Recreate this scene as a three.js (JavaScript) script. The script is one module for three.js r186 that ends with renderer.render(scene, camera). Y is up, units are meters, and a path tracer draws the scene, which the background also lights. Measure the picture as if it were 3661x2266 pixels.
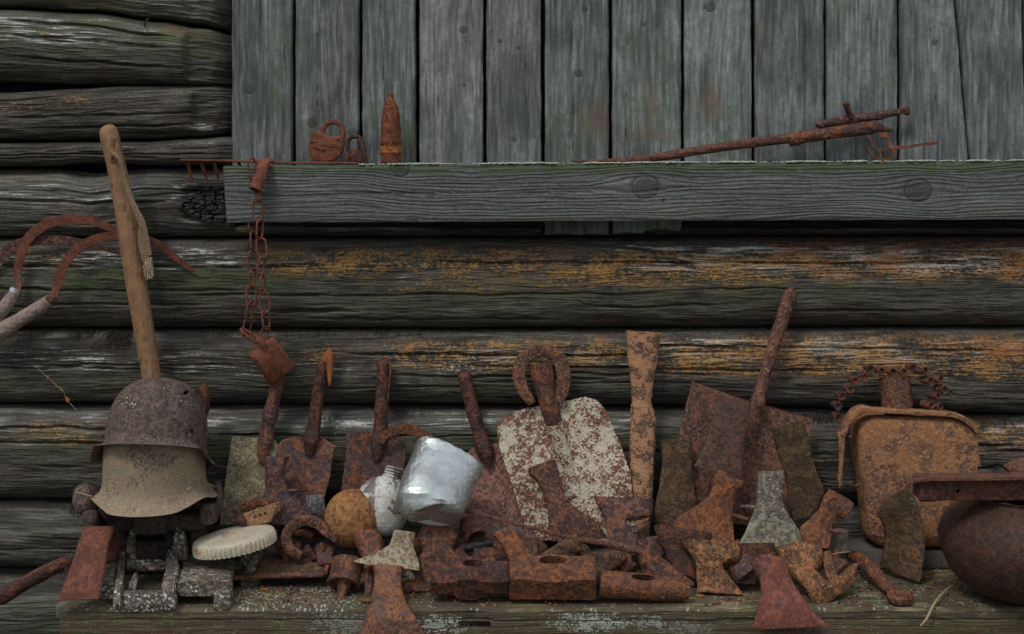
import * as THREE from 'three';
import { mergeGeometries, mergeVertices, toCreasedNormals } from 'three/addons/utils/BufferGeometryUtils.js';
import { RoundedBoxGeometry } from 'three/addons/geometries/RoundedBoxGeometry.js';
import { Brush, Evaluator, SUBTRACTION } from 'three-bvh-csg';

// ---------------------------------------------------------------- camera, sky, light, exposure
const scene = new THREE.Scene();
const FOC = 5100, CX = 1830.5, HY = 560, DIST = 3, CAMY = 1.3;      // lens in photograph pixels; wall plane z = 0
const camera = new THREE.PerspectiveCamera(2 * Math.atan(1706 / FOC) * 180 / Math.PI, 3661 / 3412, 0.05, 400);
camera.position.set(0, CAMY, DIST);
camera.lookAt(0, CAMY, 0);
camera.setViewOffset(3661, 3412, 0, 1146, 3661, 2266);              // shift lens: verticals stay upright
scene.add(camera);

const renderer = new THREE.WebGLRenderer({ antialias: true });
renderer.setSize(1024, 634);
renderer.toneMapping = THREE.LinearToneMapping;
renderer.toneMappingExposure = 0.75;
renderer.shadowMap.enabled = true;
renderer.shadowMap.type = THREE.PCFSoftShadowMap;

{ // even overcast sky: three times as bright overhead as at the horizon
  const w = 128, h = 64, d = new Float32Array(w * h * 4);
  for (let j = 0; j < h; j++) for (let i = 0; i < w; i++) {
    const el = ((j + .5) / h - .5) * Math.PI, s = Math.max(0, Math.sin(el));
    const L = 1.15 * (1 + 2 * s) / 3;
    const o = (j * w + i) * 4;
    d[o] = L * .98; d[o + 1] = L * 1.0; d[o + 2] = L * 1.03; d[o + 3] = 1;
  }
  const t = new THREE.DataTexture(d, w, h, THREE.RGBAFormat, THREE.FloatType);
  t.mapping = THREE.EquirectangularReflectionMapping; t.magFilter = t.minFilter = THREE.LinearFilter;
  t.wrapS = THREE.RepeatWrapping; t.needsUpdate = true;
  scene.background = t; scene.environment = t;
}
const sun = new THREE.DirectionalLight(0xfff4e6, 1.5);
sun.position.set(-1.5, 4.2, 2.3); sun.target.position.set(0, 0.7, 0);
sun.castShadow = true; sun.shadow.radius = 26; sun.shadow.mapSize.set(2048, 2048);
Object.assign(sun.shadow.camera, { left: -2.5, right: 2.5, top: 2.5, bottom: -2.5, near: 0.5, far: 12 });
scene.add(sun, sun.target);

// ---------------------------------------------------------------- helpers: numbers, noise
const V = (x, y, z) => new THREE.Vector3(x, y, z);
const W = (px, py, z = 0) => V((px - CX) / FOC * (DIST - z), CAMY - (py - HY) / FOC * (DIST - z), z);
const BENCH = 0.457;
const zb = py => DIST - FOC * (CAMY - BENCH) / (py - HY);           // depth of the bench top seen at row py
const clamp = (x, a = 0, b = 1) => Math.min(b, Math.max(a, x));
const lerp = (a, b, t) => a + (b - a) * t;
const ss = (a, b, x) => { const t = clamp((x - a) / (b - a)); return t * t * (3 - 2 * t); };
function rng(seed) { let s = seed >>> 0; return () => { s = (s + 0x6D2B79F5) >>> 0; let t = s; t = Math.imul(t ^ t >>> 15, t | 1); t ^= t + Math.imul(t ^ t >>> 7, t | 61); return ((t ^ t >>> 14) >>> 0) / 4294967296; }; }
const PT = new Uint8Array(768), RT = new Float32Array(256);
{ const r = rng(77); for (let i = 0; i < 256; i++) { PT[i] = i; RT[i] = r(); } for (let i = 255; i > 0; i--) { const j = Math.floor(r() * (i + 1)); [PT[i], PT[j]] = [PT[j], PT[i]]; } for (let i = 0; i < 512; i++) PT[256 + i] = PT[i & 255]; }
function vn(x, y, s = 0, m = 255) {                                 // value noise, lattice period m + 1
  const xf = Math.floor(x), yf = Math.floor(y); let fx = x - xf, fy = y - yf;
  fx = fx * fx * (3 - 2 * fx); fy = fy * fy * (3 - 2 * fy);
  const x0 = (xf & m), x1 = ((xf + 1) & m), y0 = (yf & m), y1 = ((yf + 1) & m);
  const a = PT[(x0 + s) & 255], b = PT[(x1 + s) & 255];
  const v00 = RT[PT[a + y0]], v10 = RT[PT[b + y0]], v01 = RT[PT[a + y1]], v11 = RT[PT[b + y1]];
  return v00 + (v10 - v00) * fx + (v01 - v00) * fy + (v00 - v10 - v01 + v11) * fx * fy;
}
function fbm(x, y, o, s = 0, m = 255) { let a = .5, v = 0, t = 0; for (let i = 0; i < o; i++) { v += a * vn(x, y, s + i * 17, m); t += a; x *= 2; y *= 2; m = Math.min(255, m * 2 + 1); a *= .5; } return v / t; }
function vn3(x, y, z, s = 0) { const zf = Math.floor(z); let f = z - zf; f = f * f * (3 - 2 * f); return lerp(vn(x, y, (s + zf * 31) & 255), vn(x, y, (s + zf * 31 + 31) & 255), f); }
function worley(x, y, s, m) {                                       // nearest cell point: [distance, cell random]
  const xf = Math.floor(x), yf = Math.floor(y); let best = 9, id = 0;
  for (let j = -1; j <= 1; j++) for (let i = -1; i <= 1; i++) {
    const cx = (xf + i) & m, cy = (yf + j) & m, h = PT[PT[(cx + s) & 255] + cy];
    const dx = xf + i + RT[h] - x, dy = yf + j + RT[(h * 7 + 91) & 255] - y, d = dx * dx + dy * dy;
    if (d < best) { best = d; id = RT[(h * 13 + 5) & 255]; }
  }
  return [Math.sqrt(best), id];
}
// colours are picked by eye from the photograph; KEY is how much light the shaded wall gets, so hex / KEY is the base colour
const KEY = 0.6;
const toLin = c => c <= .04045 ? c / 12.92 : Math.pow((c + .055) / 1.055, 2.4);
const hex = h => [1, 3, 5].map(i => toLin(parseInt(h.slice(i, i + 2), 16) / 255) / KEY);
const GAM = new Uint8Array(4097); for (let i = 0; i <= 4096; i++) { const l = i / 4096; GAM[i] = Math.round(255 * (l <= .0031308 ? l * 12.92 : 1.055 * Math.pow(l, 1 / 2.4) - .055)); }
const mixTo = (o, c, t) => { o[0] += (c[0] - o[0]) * t; o[1] += (c[1] - o[1]) * t; o[2] += (c[2] - o[2]) * t; };

function makeTex(w, h, fn) {                                        // fn(u, v, o): o = [r, g, b, height]
  const c = new Uint8Array(w * h * 4), b = new Uint8Array(w * h * 4), o = [0, 0, 0, 0];
  for (let j = 0; j < h; j++) for (let i = 0; i < w; i++) {
    fn((i + .5) / w, (j + .5) / h, o); const k = (j * w + i) * 4;
    for (let q = 0; q < 3; q++) c[k + q] = GAM[Math.round(clamp(o[q]) * 4096)];
    b[k] = b[k + 1] = b[k + 2] = Math.round(255 * clamp(o[3])); c[k + 3] = b[k + 3] = 255;
  }
  const mk = (a, cs) => { const t = new THREE.DataTexture(a, w, h); t.wrapS = t.wrapT = THREE.RepeatWrapping; t.magFilter = THREE.LinearFilter; t.minFilter = THREE.LinearMipmapLinearFilter; t.generateMipmaps = true; t.colorSpace = cs; t.needsUpdate = true; return t; };
  return { map: mk(c, THREE.SRGBColorSpace), bump: mk(b, THREE.NoColorSpace) };
}
function texMat(t, bump, rough = .9, extra = {}) { return new THREE.MeshStandardMaterial({ map: t.map, bumpMap: t.bump, bumpScale: bump, roughness: rough, metalness: 0, ...extra }); }

// ---------------------------------------------------------------- helpers: things and parts
const taken = {};
function numbered(n) { taken[n] = (taken[n] ?? -1) + 1; return taken[n] ? n + '_' + String(taken[n]).padStart(3, '0') : n; }
function thing(name, label, category, group) {
  const g = new THREE.Group(); g.name = numbered(name); g.userData = { label, category }; if (group) g.userData.group = group;
  scene.add(g); return g;
}
function part(name, geo, mat, parent, label) {
  const m = new THREE.Mesh(geo, mat); m.name = name; m.castShadow = m.receiveShadow = true; if (label) m.userData.label = label;
  parent.add(m); return m;
}
function settle(g) {                                                // put the group's origin at the thing's base
  const b = new THREE.Box3().setFromObject(g), c = b.getCenter(V(0, 0, 0)); c.y = b.min.y;
  for (const m of g.children) m.position.sub(c);
  g.position.copy(c); return g;
}
function struct(name, geo, mat) { const m = part(name, geo, mat, scene); m.userData.kind = 'structure'; return m; }

// ---------------------------------------------------------------- helpers: shapes
function loft(rings, { closed = true, capA = true, capB = true } = {}) {
  const n = rings[0].length, pos = [], idx = [];
  for (const r of rings) for (const p of r) pos.push(p.x, p.y, p.z);
  const q = (a, b, c, d) => idx.push(a, b, c, a, c, d);
  for (let i = 0; i < rings.length - 1; i++) for (let j = 0; j < (closed ? n : n - 1); j++) {
    const k = (j + 1) % n; q(i * n + j, i * n + k, (i + 1) * n + k, (i + 1) * n + j);
  }
  const cap = (i, flip) => { const c = V(0, 0, 0); for (const p of rings[i]) c.add(p); c.multiplyScalar(1 / n); const ci = pos.length / 3; pos.push(c.x, c.y, c.z); for (let j = 0; j < n; j++) { const k = (j + 1) % n; flip ? idx.push(ci, i * n + j, i * n + k) : idx.push(ci, i * n + k, i * n + j); } };
  if (capA) cap(0, false); if (capB) cap(rings.length - 1, true);
  let vol = 0; const P = i => V(pos[3 * i], pos[3 * i + 1], pos[3 * i + 2]);
  for (let i = 0; i < idx.length; i += 3) vol += P(idx[i]).dot(P(idx[i + 1]).cross(P(idx[i + 2])));
  if (vol < 0) for (let i = 0; i < idx.length; i += 3) [idx[i], idx[i + 1]] = [idx[i + 1], idx[i]];
  const g = new THREE.BufferGeometry(); g.setAttribute('position', new THREE.Float32BufferAttribute(pos, 3)); g.setIndex(idx); g.computeVertexNormals(); return g;
}
function smoothRows(rows, sub) {                                    // Catmull-Rom through rows of numbers
  const o = [], n = rows.length;
  for (let i = 0; i < n - 1; i++) {
    const a = rows[Math.max(0, i - 1)], b = rows[i], c = rows[i + 1], d = rows[Math.min(n - 1, i + 2)];
    for (let k = 0; k < sub; k++) { const t = k / sub; o.push(b.map((_, q) => { const m0 = (c[q] - a[q]) * .42, m1 = (d[q] - b[q]) * .42, t2 = t * t, t3 = t2 * t; return (2 * t3 - 3 * t2 + 1) * b[q] + (t3 - 2 * t2 + t) * m0 + (-2 * t3 + 3 * t2) * c[q] + (t3 - t2) * m1; })); }
  }
  o.push(rows[n - 1].slice()); return o;
}
const FR = { N: [0, 0, 1], A: [0, 1300, 1.5656], B: [700, 1200, 2.52], C: [700, 1700, 2.671], D: [1300, 1200, 2.52], E: [1400, 1700, 2.671], F: [2100, 1000, 2.16], G: [2100, 1650, 2.455], H: [2761, 1200, 1.419], I: [840, 300, 3.15], J: [2880, 340, 4.698], K: [200, 1700, 2.88], L: [2940, 1280, 2.8], M: [2700, 1700, 3.0233], Z1: [0, 0, 1.68], Z2: [1200, 0, 1.68], Z3: [2400, 0, 1.68], Z4: [0, 700, 1.68] };
const fx = (f, x) => FR[f][0] + x / FR[f][2], fy = (f, y) => FR[f][1] + y / FR[f][2];
const FW = (f, x, y, z) => W(fx(f, x), fy(f, y), z);
// plate: rows [lx, ly, rx, ry, z, thickness in mm, (z of the right end)] from one end to the other
function plate(f, rows, o = {}) {
  const { sub = 5, nx = 12, dish = 0, edge = 6, nib = 0, seed = 1, bend = 0 } = o;
  const R = smoothRows(rows.map(r => [fx(f, r[0]), fy(f, r[1]), fx(f, r[2]), fy(f, r[3]), r[4], r[5] / 1000, r[6] ?? r[4]]), sub);
  const L = [], Q = [];
  R.forEach((r, i) => {
    const a = nib * (fbm(i * .45, seed * 3.7, 3, seed) - .5) * 2, b = nib * (fbm(i * .45, seed * 9.1 + 50, 3, seed + 9) - .5) * 2;
    L.push(W(r[0] + a, r[1], r[4])); Q.push(W(r[2] + b, r[3], r[6]));
  });
  const rings = R.map((r, i) => {
    const i0 = Math.max(0, i - 1), i1 = Math.min(R.length - 1, i + 1);
    const ax = L[i1].clone().add(Q[i1]).sub(L[i0]).sub(Q[i0]), wd = Q[i].clone().sub(L[i]);
    const nrm = ax.cross(wd).normalize(); const ring = [], t = Math.max(r[5], .0006);
    const pt = (s, sg) => { const e = Math.abs(2 * s - 1), pr = Math.pow(Math.max(0, 1 - Math.pow(e, edge)), .5); const p = L[i].clone().lerp(Q[i], s); return p.addScaledVector(nrm, sg * t / 2 * Math.max(pr, .02) + dish * (1 - e * e) + bend * Math.sin(i / R.length * Math.PI)); };
    for (let k = 0; k <= nx; k++) ring.push(pt(.5 - .5 * Math.cos(Math.PI * k / nx) * (.75 + .25 * Math.abs(Math.cos(Math.PI * k / nx))), 1));
    for (let k = nx; k >= 0; k--) ring.push(pt(.5 - .5 * Math.cos(Math.PI * k / nx) * (.75 + .25 * Math.abs(Math.cos(Math.PI * k / nx))), -1));
    return ring;
  });
  return loft(rings);
}
// ribbon: a plate that follows a line, points [x, y, z, half width]
function ribbon(f, pts, tmm, o = {}) {
  const P = smoothRows(pts, o.psub ?? 4), s = FR[f][2];
  const rows = P.map((p, i) => {
    const a = P[Math.max(0, i - 1)], b = P[Math.min(P.length - 1, i + 1)]; let dx = b[0] - a[0], dy = b[1] - a[1]; const l = Math.hypot(dx, dy) || 1; dx /= l; dy /= l;
    return [p[0] + dy * p[3], p[1] - dx * p[3], p[0] - dy * p[3], p[1] + dx * p[3], p[2], p[4] ?? tmm];
  });
  return plate(f, rows, { sub: 1, nx: 8, edge: 12, ...o });
}
// rod: points [x, y, z, radius, (depth ratio)], radius in frame pixels; hollow = wall in metres, open at the last point
function rod(f, pts, o = {}) {
  const { n = 18, sub = 4, flat = 1, pow = 2, hollow = 0, deep = .8, roundA = false, roundB = false, closedPath = false } = o;
  let P = pts.map(p => [fx(f, p[0]), fy(f, p[1]), p[2], p[3] / FR[f][2], p[4] ?? flat]);
  P = smoothRows(P, sub);
  let C = P.map(p => ({ c: W(p[0], p[1], p[2]), r: p[3] / FOC * (DIST - p[2]), fl: p[4] }));
  const round = (a, b) => { const d = a.c.clone().sub(b.c).normalize(), r = []; for (const q of [.45, .78, .95, 1]) r.push({ c: a.c.clone().addScaledVector(d, a.r * .8 * q), r: a.r * Math.sqrt(Math.max(.004, 1 - q * q)), fl: a.fl }); return r; };
  if (roundB) C.push(...round(C[C.length - 1], C[C.length - 2]));
  if (roundA) C.unshift(...round(C[0], C[1]).reverse());
  const ringAt = (i, dr, C2 = C) => {
    const a = C2[Math.max(0, i - 1)].c, b = C2[Math.min(C2.length - 1, i + 1)].c, T = b.clone().sub(a).normalize();
    let S = T.clone().cross(V(0, 0, 1)); if (S.length() < .15) S = T.clone().cross(V(0, 1, 0)); S.normalize(); const B = T.clone().cross(S);
    const ring = []; const r = Math.max(C2[i].r - dr, .0003);
    for (let k = 0; k < n; k++) { const t = k / n * Math.PI * 2, c = Math.cos(t), s = Math.sin(t), e = 2 / pow; ring.push(C2[i].c.clone().addScaledVector(S, r * Math.sign(c) * Math.pow(Math.abs(c), e)).addScaledVector(B, Math.max(r * C2[i].fl - (dr ? dr * (1 - C2[i].fl) : 0), .0003) * Math.sign(s) * Math.pow(Math.abs(s), e))); }
    return ring;
  };
  const rings = C.map((_, i) => ringAt(i, 0));
  if (hollow) { const m = C.length - 1, stop = Math.max(1, Math.round(m * (1 - deep))); for (let i = m; i >= stop; i--) rings.push(ringAt(i, hollow)); }
  return loft(rings);
}
function rough(g, amp, freq, seed = 3) {                            // uneven, pitted surface: move vertices along normals
  if (!g.attributes.normal) g.computeVertexNormals();
  const p = g.attributes.position, nr = g.attributes.normal;
  for (let i = 0; i < p.count; i++) {
    const x = p.getX(i) * freq + 40, y = p.getY(i) * freq + 40, z = p.getZ(i) * freq + 40;
    const d = amp * (vn3(x, y, z, seed) * 1.1 + vn3(x * 2.3, y * 2.3, z * 2.3, seed + 5) * .6 + vn3(x * 5, y * 5, z * 5, seed + 8) * .3 - 1);
    p.setXYZ(i, p.getX(i) + nr.getX(i) * d, p.getY(i) + nr.getY(i) * d, p.getZ(i) + nr.getZ(i) * d);
  }
  g.computeVertexNormals(); return g;
}
function boxUV(g, tile = .5, ou = 0, ov = 0) {
  if (g.index) g = g.toNonIndexed();
  const p = g.attributes.position, uv = new Float32Array(p.count * 2), a = V(0, 0, 0), b = V(0, 0, 0), c = V(0, 0, 0);
  for (let i = 0; i < p.count; i += 3) {
    a.fromBufferAttribute(p, i); b.fromBufferAttribute(p, i + 1); c.fromBufferAttribute(p, i + 2);
    const n = b.clone().sub(a).cross(c.clone().sub(a)); const ax = Math.abs(n.x), ay = Math.abs(n.y), az = Math.abs(n.z);
    [a, b, c].forEach((q, k) => { let u, v; if (az >= ax * .8 && az >= ay * .8) { u = q.x; v = q.y; } else if (ay >= ax) { u = q.x; v = -q.z; } else { u = q.z; v = q.y; } uv[(i + k) * 2] = u / tile + ou; uv[(i + k) * 2 + 1] = v / tile + ov; });
  }
  g.setAttribute('uv', new THREE.BufferAttribute(uv, 2)); return g;
}
let uvSeed = rng(5);
function fin(g, crease = .7, tile = .28) {                           // crisp edges, uv in metres with an offset of its own
  if (g.attributes.uv) g.deleteAttribute('uv');
  return boxUV(toCreasedNormals(g, crease), tile === .28 ? .2 + .2 * uvSeed() : tile, uvSeed(), uvSeed());
}
const evaluator = new Evaluator(); evaluator.useGroups = false; evaluator.attributes = ['position', 'normal'];
function cut(g, ...tools) {
  const prep = q => { q = q.index ? q.toNonIndexed() : q; for (const k of Object.keys(q.attributes)) if (k !== 'position' && k !== 'normal') q.deleteAttribute(k); const b = new Brush(q); b.updateMatrixWorld(true); return b; };
  let A = prep(g); for (const t of tools) { A = evaluator.evaluate(A, prep(t), SUBTRACTION); A.updateMatrixWorld(true); }
  const r = A.geometry; const q = new THREE.BufferGeometry(); q.setAttribute('position', r.attributes.position.clone()); if (r.index) q.setIndex(r.index.clone());
  let ng = q.index ? q.toNonIndexed() : q; ng = mergeVertices(ng, 1e-5); ng.computeVertexNormals(); return ng;
}
function at(g, p, rx = 0, ry = 0, rz = 0) { return g.applyMatrix4(new THREE.Matrix4().makeRotationFromEuler(new THREE.Euler(rx, ry, rz)).setPosition(p)); }
const join = (...gs) => mergeGeometries(gs.map(g => { g = g.index ? g.toNonIndexed() : g; for (const k of Object.keys(g.attributes)) if (k !== 'position' && k !== 'normal') g.deleteAttribute(k); return g; }));
const ell = (rx, h, rz, n = 28) => new THREE.CylinderGeometry(1, 1, h, n).scale(rx, 1, rz);

// ---------------------------------------------------------------- materials: rusted and painted iron, 0.5 m tiles
function rustTex(k, size = 384) {
  const a = hex(k.a), b = hex(k.b), pit = hex(k.pit), speck = hex(k.speck ?? k.b), rim = hex(k.rim ?? k.speck ?? k.b), paint = k.paint && hex(k.paint), paint2 = k.paint2 ? hex(k.paint2) : paint, dots = k.dots && hex(k.dots);
  const s = k.seed, amt = k.amt ?? .5, sc = k.sc ?? 32, fine = k.fine ?? .45;
  return makeTex(size, size, (u, v, o) => {
    const n1 = fbm(u * 4, v * 4, 3, s, 3), n2 = fbm(u * 16, v * 16, 3, s + 40, 15), n3 = fbm(u * 64, v * 64, 3, s + 80, 63), n4 = vn(u * 256, v * 256, s + 120);
    const t = ss(.3, .7, n1 * .45 + n2 * .55);
    for (let q = 0; q < 3; q++) o[q] = a[q] + (b[q] - a[q]) * t;
    const f = 1 + fine * ((n3 - .5) * 1.7 + (n4 - .5) * .7); o[0] *= f; o[1] *= f; o[2] *= f;
    mixTo(o, speck, ss(.53, .64, n3 * .7 + n2 * .3) * .75); if (fine > .3) mixTo(o, pit, ss(.47, .36, n3 * .75 + n1 * .25) * .6);
    let h = .5 + (n3 - .5) * .35 + (n2 - .5) * .25 + (n4 - .5) * .12;
    if (amt > 0) {                                                  // pits: blistered dark spots that gather in clusters
      const wx = u * sc + (n3 - .5) * 1.1 + (n2 - .5) * .9, wy = v * sc + (vn(u * 64 + 9, v * 64, s + 33, 63) - .5) * .8 + (n1 - .5) * 1.2;
      const w1 = worley(wx, wy, s + 7, sc - 1), w2 = worley(wx * 2, wy * 2, s + 21, sc * 2 - 1);
      const clus = ss(.62 - amt * .45, .78 - amt * .3, n1 * .55 + n2 * .45);
      const r1 = (.12 + .42 * w1[1]) * (.08 + clus * 1.15), r2 = (.1 + .38 * w2[1]) * (.22 + clus * .9);
      const big = ss(.60 - amt * .3, .68 - amt * .3, n2 * .65 + n1 * .2 + n3 * .15) * (k.big ?? 1);
      const m = Math.max(ss(r1 + .07, r1 - .09, w1[0]), ss(r2 + .1, r2 - .1, w2[0]) * .9, big);
      const ring = Math.max(ss(r1 + .3, r1 + .03, w1[0]), big > 0 ? 0 : ss(.5 - amt * .3, .6 - amt * .3, n2 * .65 + n1 * .2 + n3 * .15)) - m;
      mixTo(o, rim, clamp(ring) * .55); const g = 1 + (n3 - .5) * .7; mixTo(o, [pit[0] * g, pit[1] * g, pit[2] * g], m * .78); h -= m * .25;
    }
    if (k.scale !== 0) mixTo(o, [b[0] * 1.5 + .02, b[1] * 1.6 + .02, b[2] * 1.7 + .02], ss(.66, .78, vn(u * 128, v * 128, s + 61, 127) * .6 + n2 * .4) * .45);
    if (paint) {
      const th = k.pth ?? .5, q = n1 * .26 + n2 * .34 + n3 * .4, m = ss(th - .05, th + .06, q), g = 1 + (n2 - .5) * .35;
      mixTo(o, [lerp(paint[0], paint2[0], n1) * g, lerp(paint[1], paint2[1], n1) * g, lerp(paint[2], paint2[2], n1) * g], m * (k.pa ?? 1)); h += m * .16;
    }
    if (dots) {
      const g = k.dsc ?? 32, w = worley(u * g + (n3 - .5) * .7, v * g + (n2 - .5) * .7, s + 55, g - 1), r = .08 + .4 * w[1] * ss(.4, .62, n2 * .5 + n1 * .5 + (k.dbias ?? 0));
      const m = ss(r + .06, r - .06, w[0]) * (w[1] > .25 ? 1 : 0); mixTo(o, dots, m * .9 * (.75 + .5 * n4)); h += m * .2;
    }
    const L0 = .3 * (a[0] + b[0]) / 2 + .6 * (a[1] + b[1]) / 2 + .1 * (a[2] + b[2]) / 2, Lp = Math.max(.004, .3 * o[0] + .6 * o[1] + .1 * o[2]), ct = clamp(Math.pow(Lp / L0, k.ct ?? .22), .35, 1.9); o[0] *= ct; o[1] *= ct; o[2] *= ct;
    o[3] = h;
  });
}
const KIND = {
  dark: { a: '#36231f', b: '#4a2d22', pit: '#271d1e', speck: '#6a3a22', amt: .55, seed: 3 },
  brown: { a: '#4a2f25', b: '#5c3a28', pit: '#33262a', speck: '#7a4a2a', amt: .5, seed: 11 },
  orange: { a: '#5c3926', b: '#70462c', pit: '#382a2a', speck: '#7e4e2c', amt: .42, big: .8, seed: 19 },
  tan: { a: '#967459', b: '#a98768', pit: '#3c2828', rim: '#80502e', speck: '#a88664', amt: .44, big: 1, sc: 32, ct: .25, fine: .3, seed: 27 },
  blotch: { a: '#674739', b: '#775545', pit: '#2f2224', rim: '#6a4230', speck: '#82604c', amt: .55, big: .6, sc: 32, fine: .32, seed: 35 },
  shoe: { a: '#6e4a36', b: '#86624a', pit: '#2f2123', rim: '#70442c', speck: '#8a6a50', amt: .66, big: .9, sc: 32, seed: 37 },
  pitted: { a: '#7d5a40', b: '#94704f', pit: '#33221f', rim: '#7c4a2a', speck: '#9a7656', amt: .66, big: .85, sc: 32, fine: .4, seed: 29 },
  can: { a: '#866044', b: '#9b775a', pit: '#432d2e', rim: '#7c5030', speck: '#a07a4e', amt: .5, big: .75, sc: 32, ct: .25, fine: .28, seed: 43 },
  green: { a: '#666c58', b: '#7a806a', pit: '#3e2b2c', rim: '#5c4434', speck: '#6a6450', amt: .58, big: .9, sc: 32, fine: .34, seed: 51 },
  purple: { a: '#3a2b2f', b: '#4a3530', pit: '#2c2226', speck: '#6e4428', amt: .35, seed: 59 },
  red: { a: '#4b2b22', b: '#5b3428', pit: '#38262a', speck: '#683d2e', amt: .12, fine: .25, seed: 67 },
  white: { ct: .15, a: '#644639', b: '#7a5a4b', pit: '#43302a', speck: '#866453', paint: '#989994', paint2: '#a09e88', pth: .48, pa: .72, amt: .25, seed: 75 },
  pale: { a: '#7d7860', b: '#938c70', pit: '#54382a', rim: '#7c5a36', speck: '#867a58', amt: .3, big: .5, sc: 64, seed: 83 },
  ball: { a: '#6c4a2c', b: '#7f5936', pit: '#4a3226', speck: '#876340', amt: .1, ct: .2, big: .25, sc: 64, seed: 91 },
  helmA: { a: '#423837', b: '#524841', pit: '#312827', speck: '#5c4a40', amt: .3, dots: '#8b938b', dsc: 64, dbias: -.13, fine: .32, seed: 99 },
  helmB: { a: '#7a7163', b: '#918775', pit: '#483c3f', rim: '#735740', speck: '#8a7256', amt: .36, big: .45, sc: 64, ct: .25, fine: .28, seed: 107 },
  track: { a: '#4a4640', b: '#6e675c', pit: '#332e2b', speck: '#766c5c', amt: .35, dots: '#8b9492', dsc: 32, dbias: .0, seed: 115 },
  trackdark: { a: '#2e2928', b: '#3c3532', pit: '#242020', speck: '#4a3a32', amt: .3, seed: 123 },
  pot: { a: '#2d211d', b: '#3c2820', pit: '#231b1a', speck: '#4a2e1e', amt: .3, big: .5, seed: 131 },
  lock: { a: '#523026', b: '#633a2b', pit: '#43302f', speck: '#70422e', amt: .12, fine: .25, seed: 139 },
  rail: { a: '#442c27', b: '#553529', pit: '#352628', speck: '#63402f', amt: .15, seed: 147 },
  shell: { a: '#562e1f', b: '#6a3a22', pit: '#39211d', speck: '#7e4520', amt: .5, big: .6, sc: 64, fine: .5, seed: 155 },
  band: { a: '#7c4724', b: '#885128', pit: '#5a351f', speck: '#8e5528', amt: .1, seed: 163 },
  olive: { a: '#4a4236', b: '#58503e', pit: '#38291f', rim: '#6e4824', speck: '#7c5028', amt: .5, sc: 32, seed: 171 },
  enamel: { ct: .15, a: '#b4babb', b: '#c4cacb', pit: '#33261f', rim: '#8a6a50', speck: '#b4baba', amt: .58, big: 1, sc: 16, fine: .1, scale: 0, seed: 179 },
  alu: { ct: .15, a: '#959da1', b: '#a4abaf', pit: '#7d8486', speck: '#a2a8aa', amt: .04, fine: .1, big: .15, scale: 0, seed: 187 },
  wheel: { ct: .15, a: '#a09d8f', b: '#b2b0a3', pit: '#7d4a34', rim: '#98866c', speck: '#a8a494', amt: .16, big: .6, sc: 32, fine: .2, seed: 195 },
};
const ROUGH = { alu: [.0008, .4, .85], enamel: [.0015, .4, 0], wheel: [.001, .6, 0], ball: [.0016, .85, 0], helmA: [.0012, .8, 0], helmB: [.0014, .8, 0], red: [.001, .85, 0], lock: [.001, .85, 0], rail: [.001, .8, 0], pot: [.0022, .75, 0] };
const matCache = {};
const hueRng = rng(303);
function iron(kind, tint, vary) {
  const key = kind + (tint ?? '') + (vary ? 'v' + vary : '');
  if (!matCache[key]) {
    matCache['t' + kind] ??= rustTex(KIND[kind]); const [bs, ro, me] = ROUGH[kind] ?? [.0045, .78, 0];
    matCache[key] = texMat(matCache['t' + kind], bs, ro, { metalness: me }); if (tint) matCache[key].color.setScalar(tint);
    if (vary) { const l = .74 + .62 * hueRng(), w = (hueRng() - .5) * .36; matCache[key].color.setRGB((tint ?? 1) * l * (1 + w * .3), (tint ?? 1) * l, (tint ?? 1) * l * (1 - w)); matCache[key].roughness = clamp(ro - .2 + .3 * hueRng()); }
  }
  return matCache[key];
}
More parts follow.
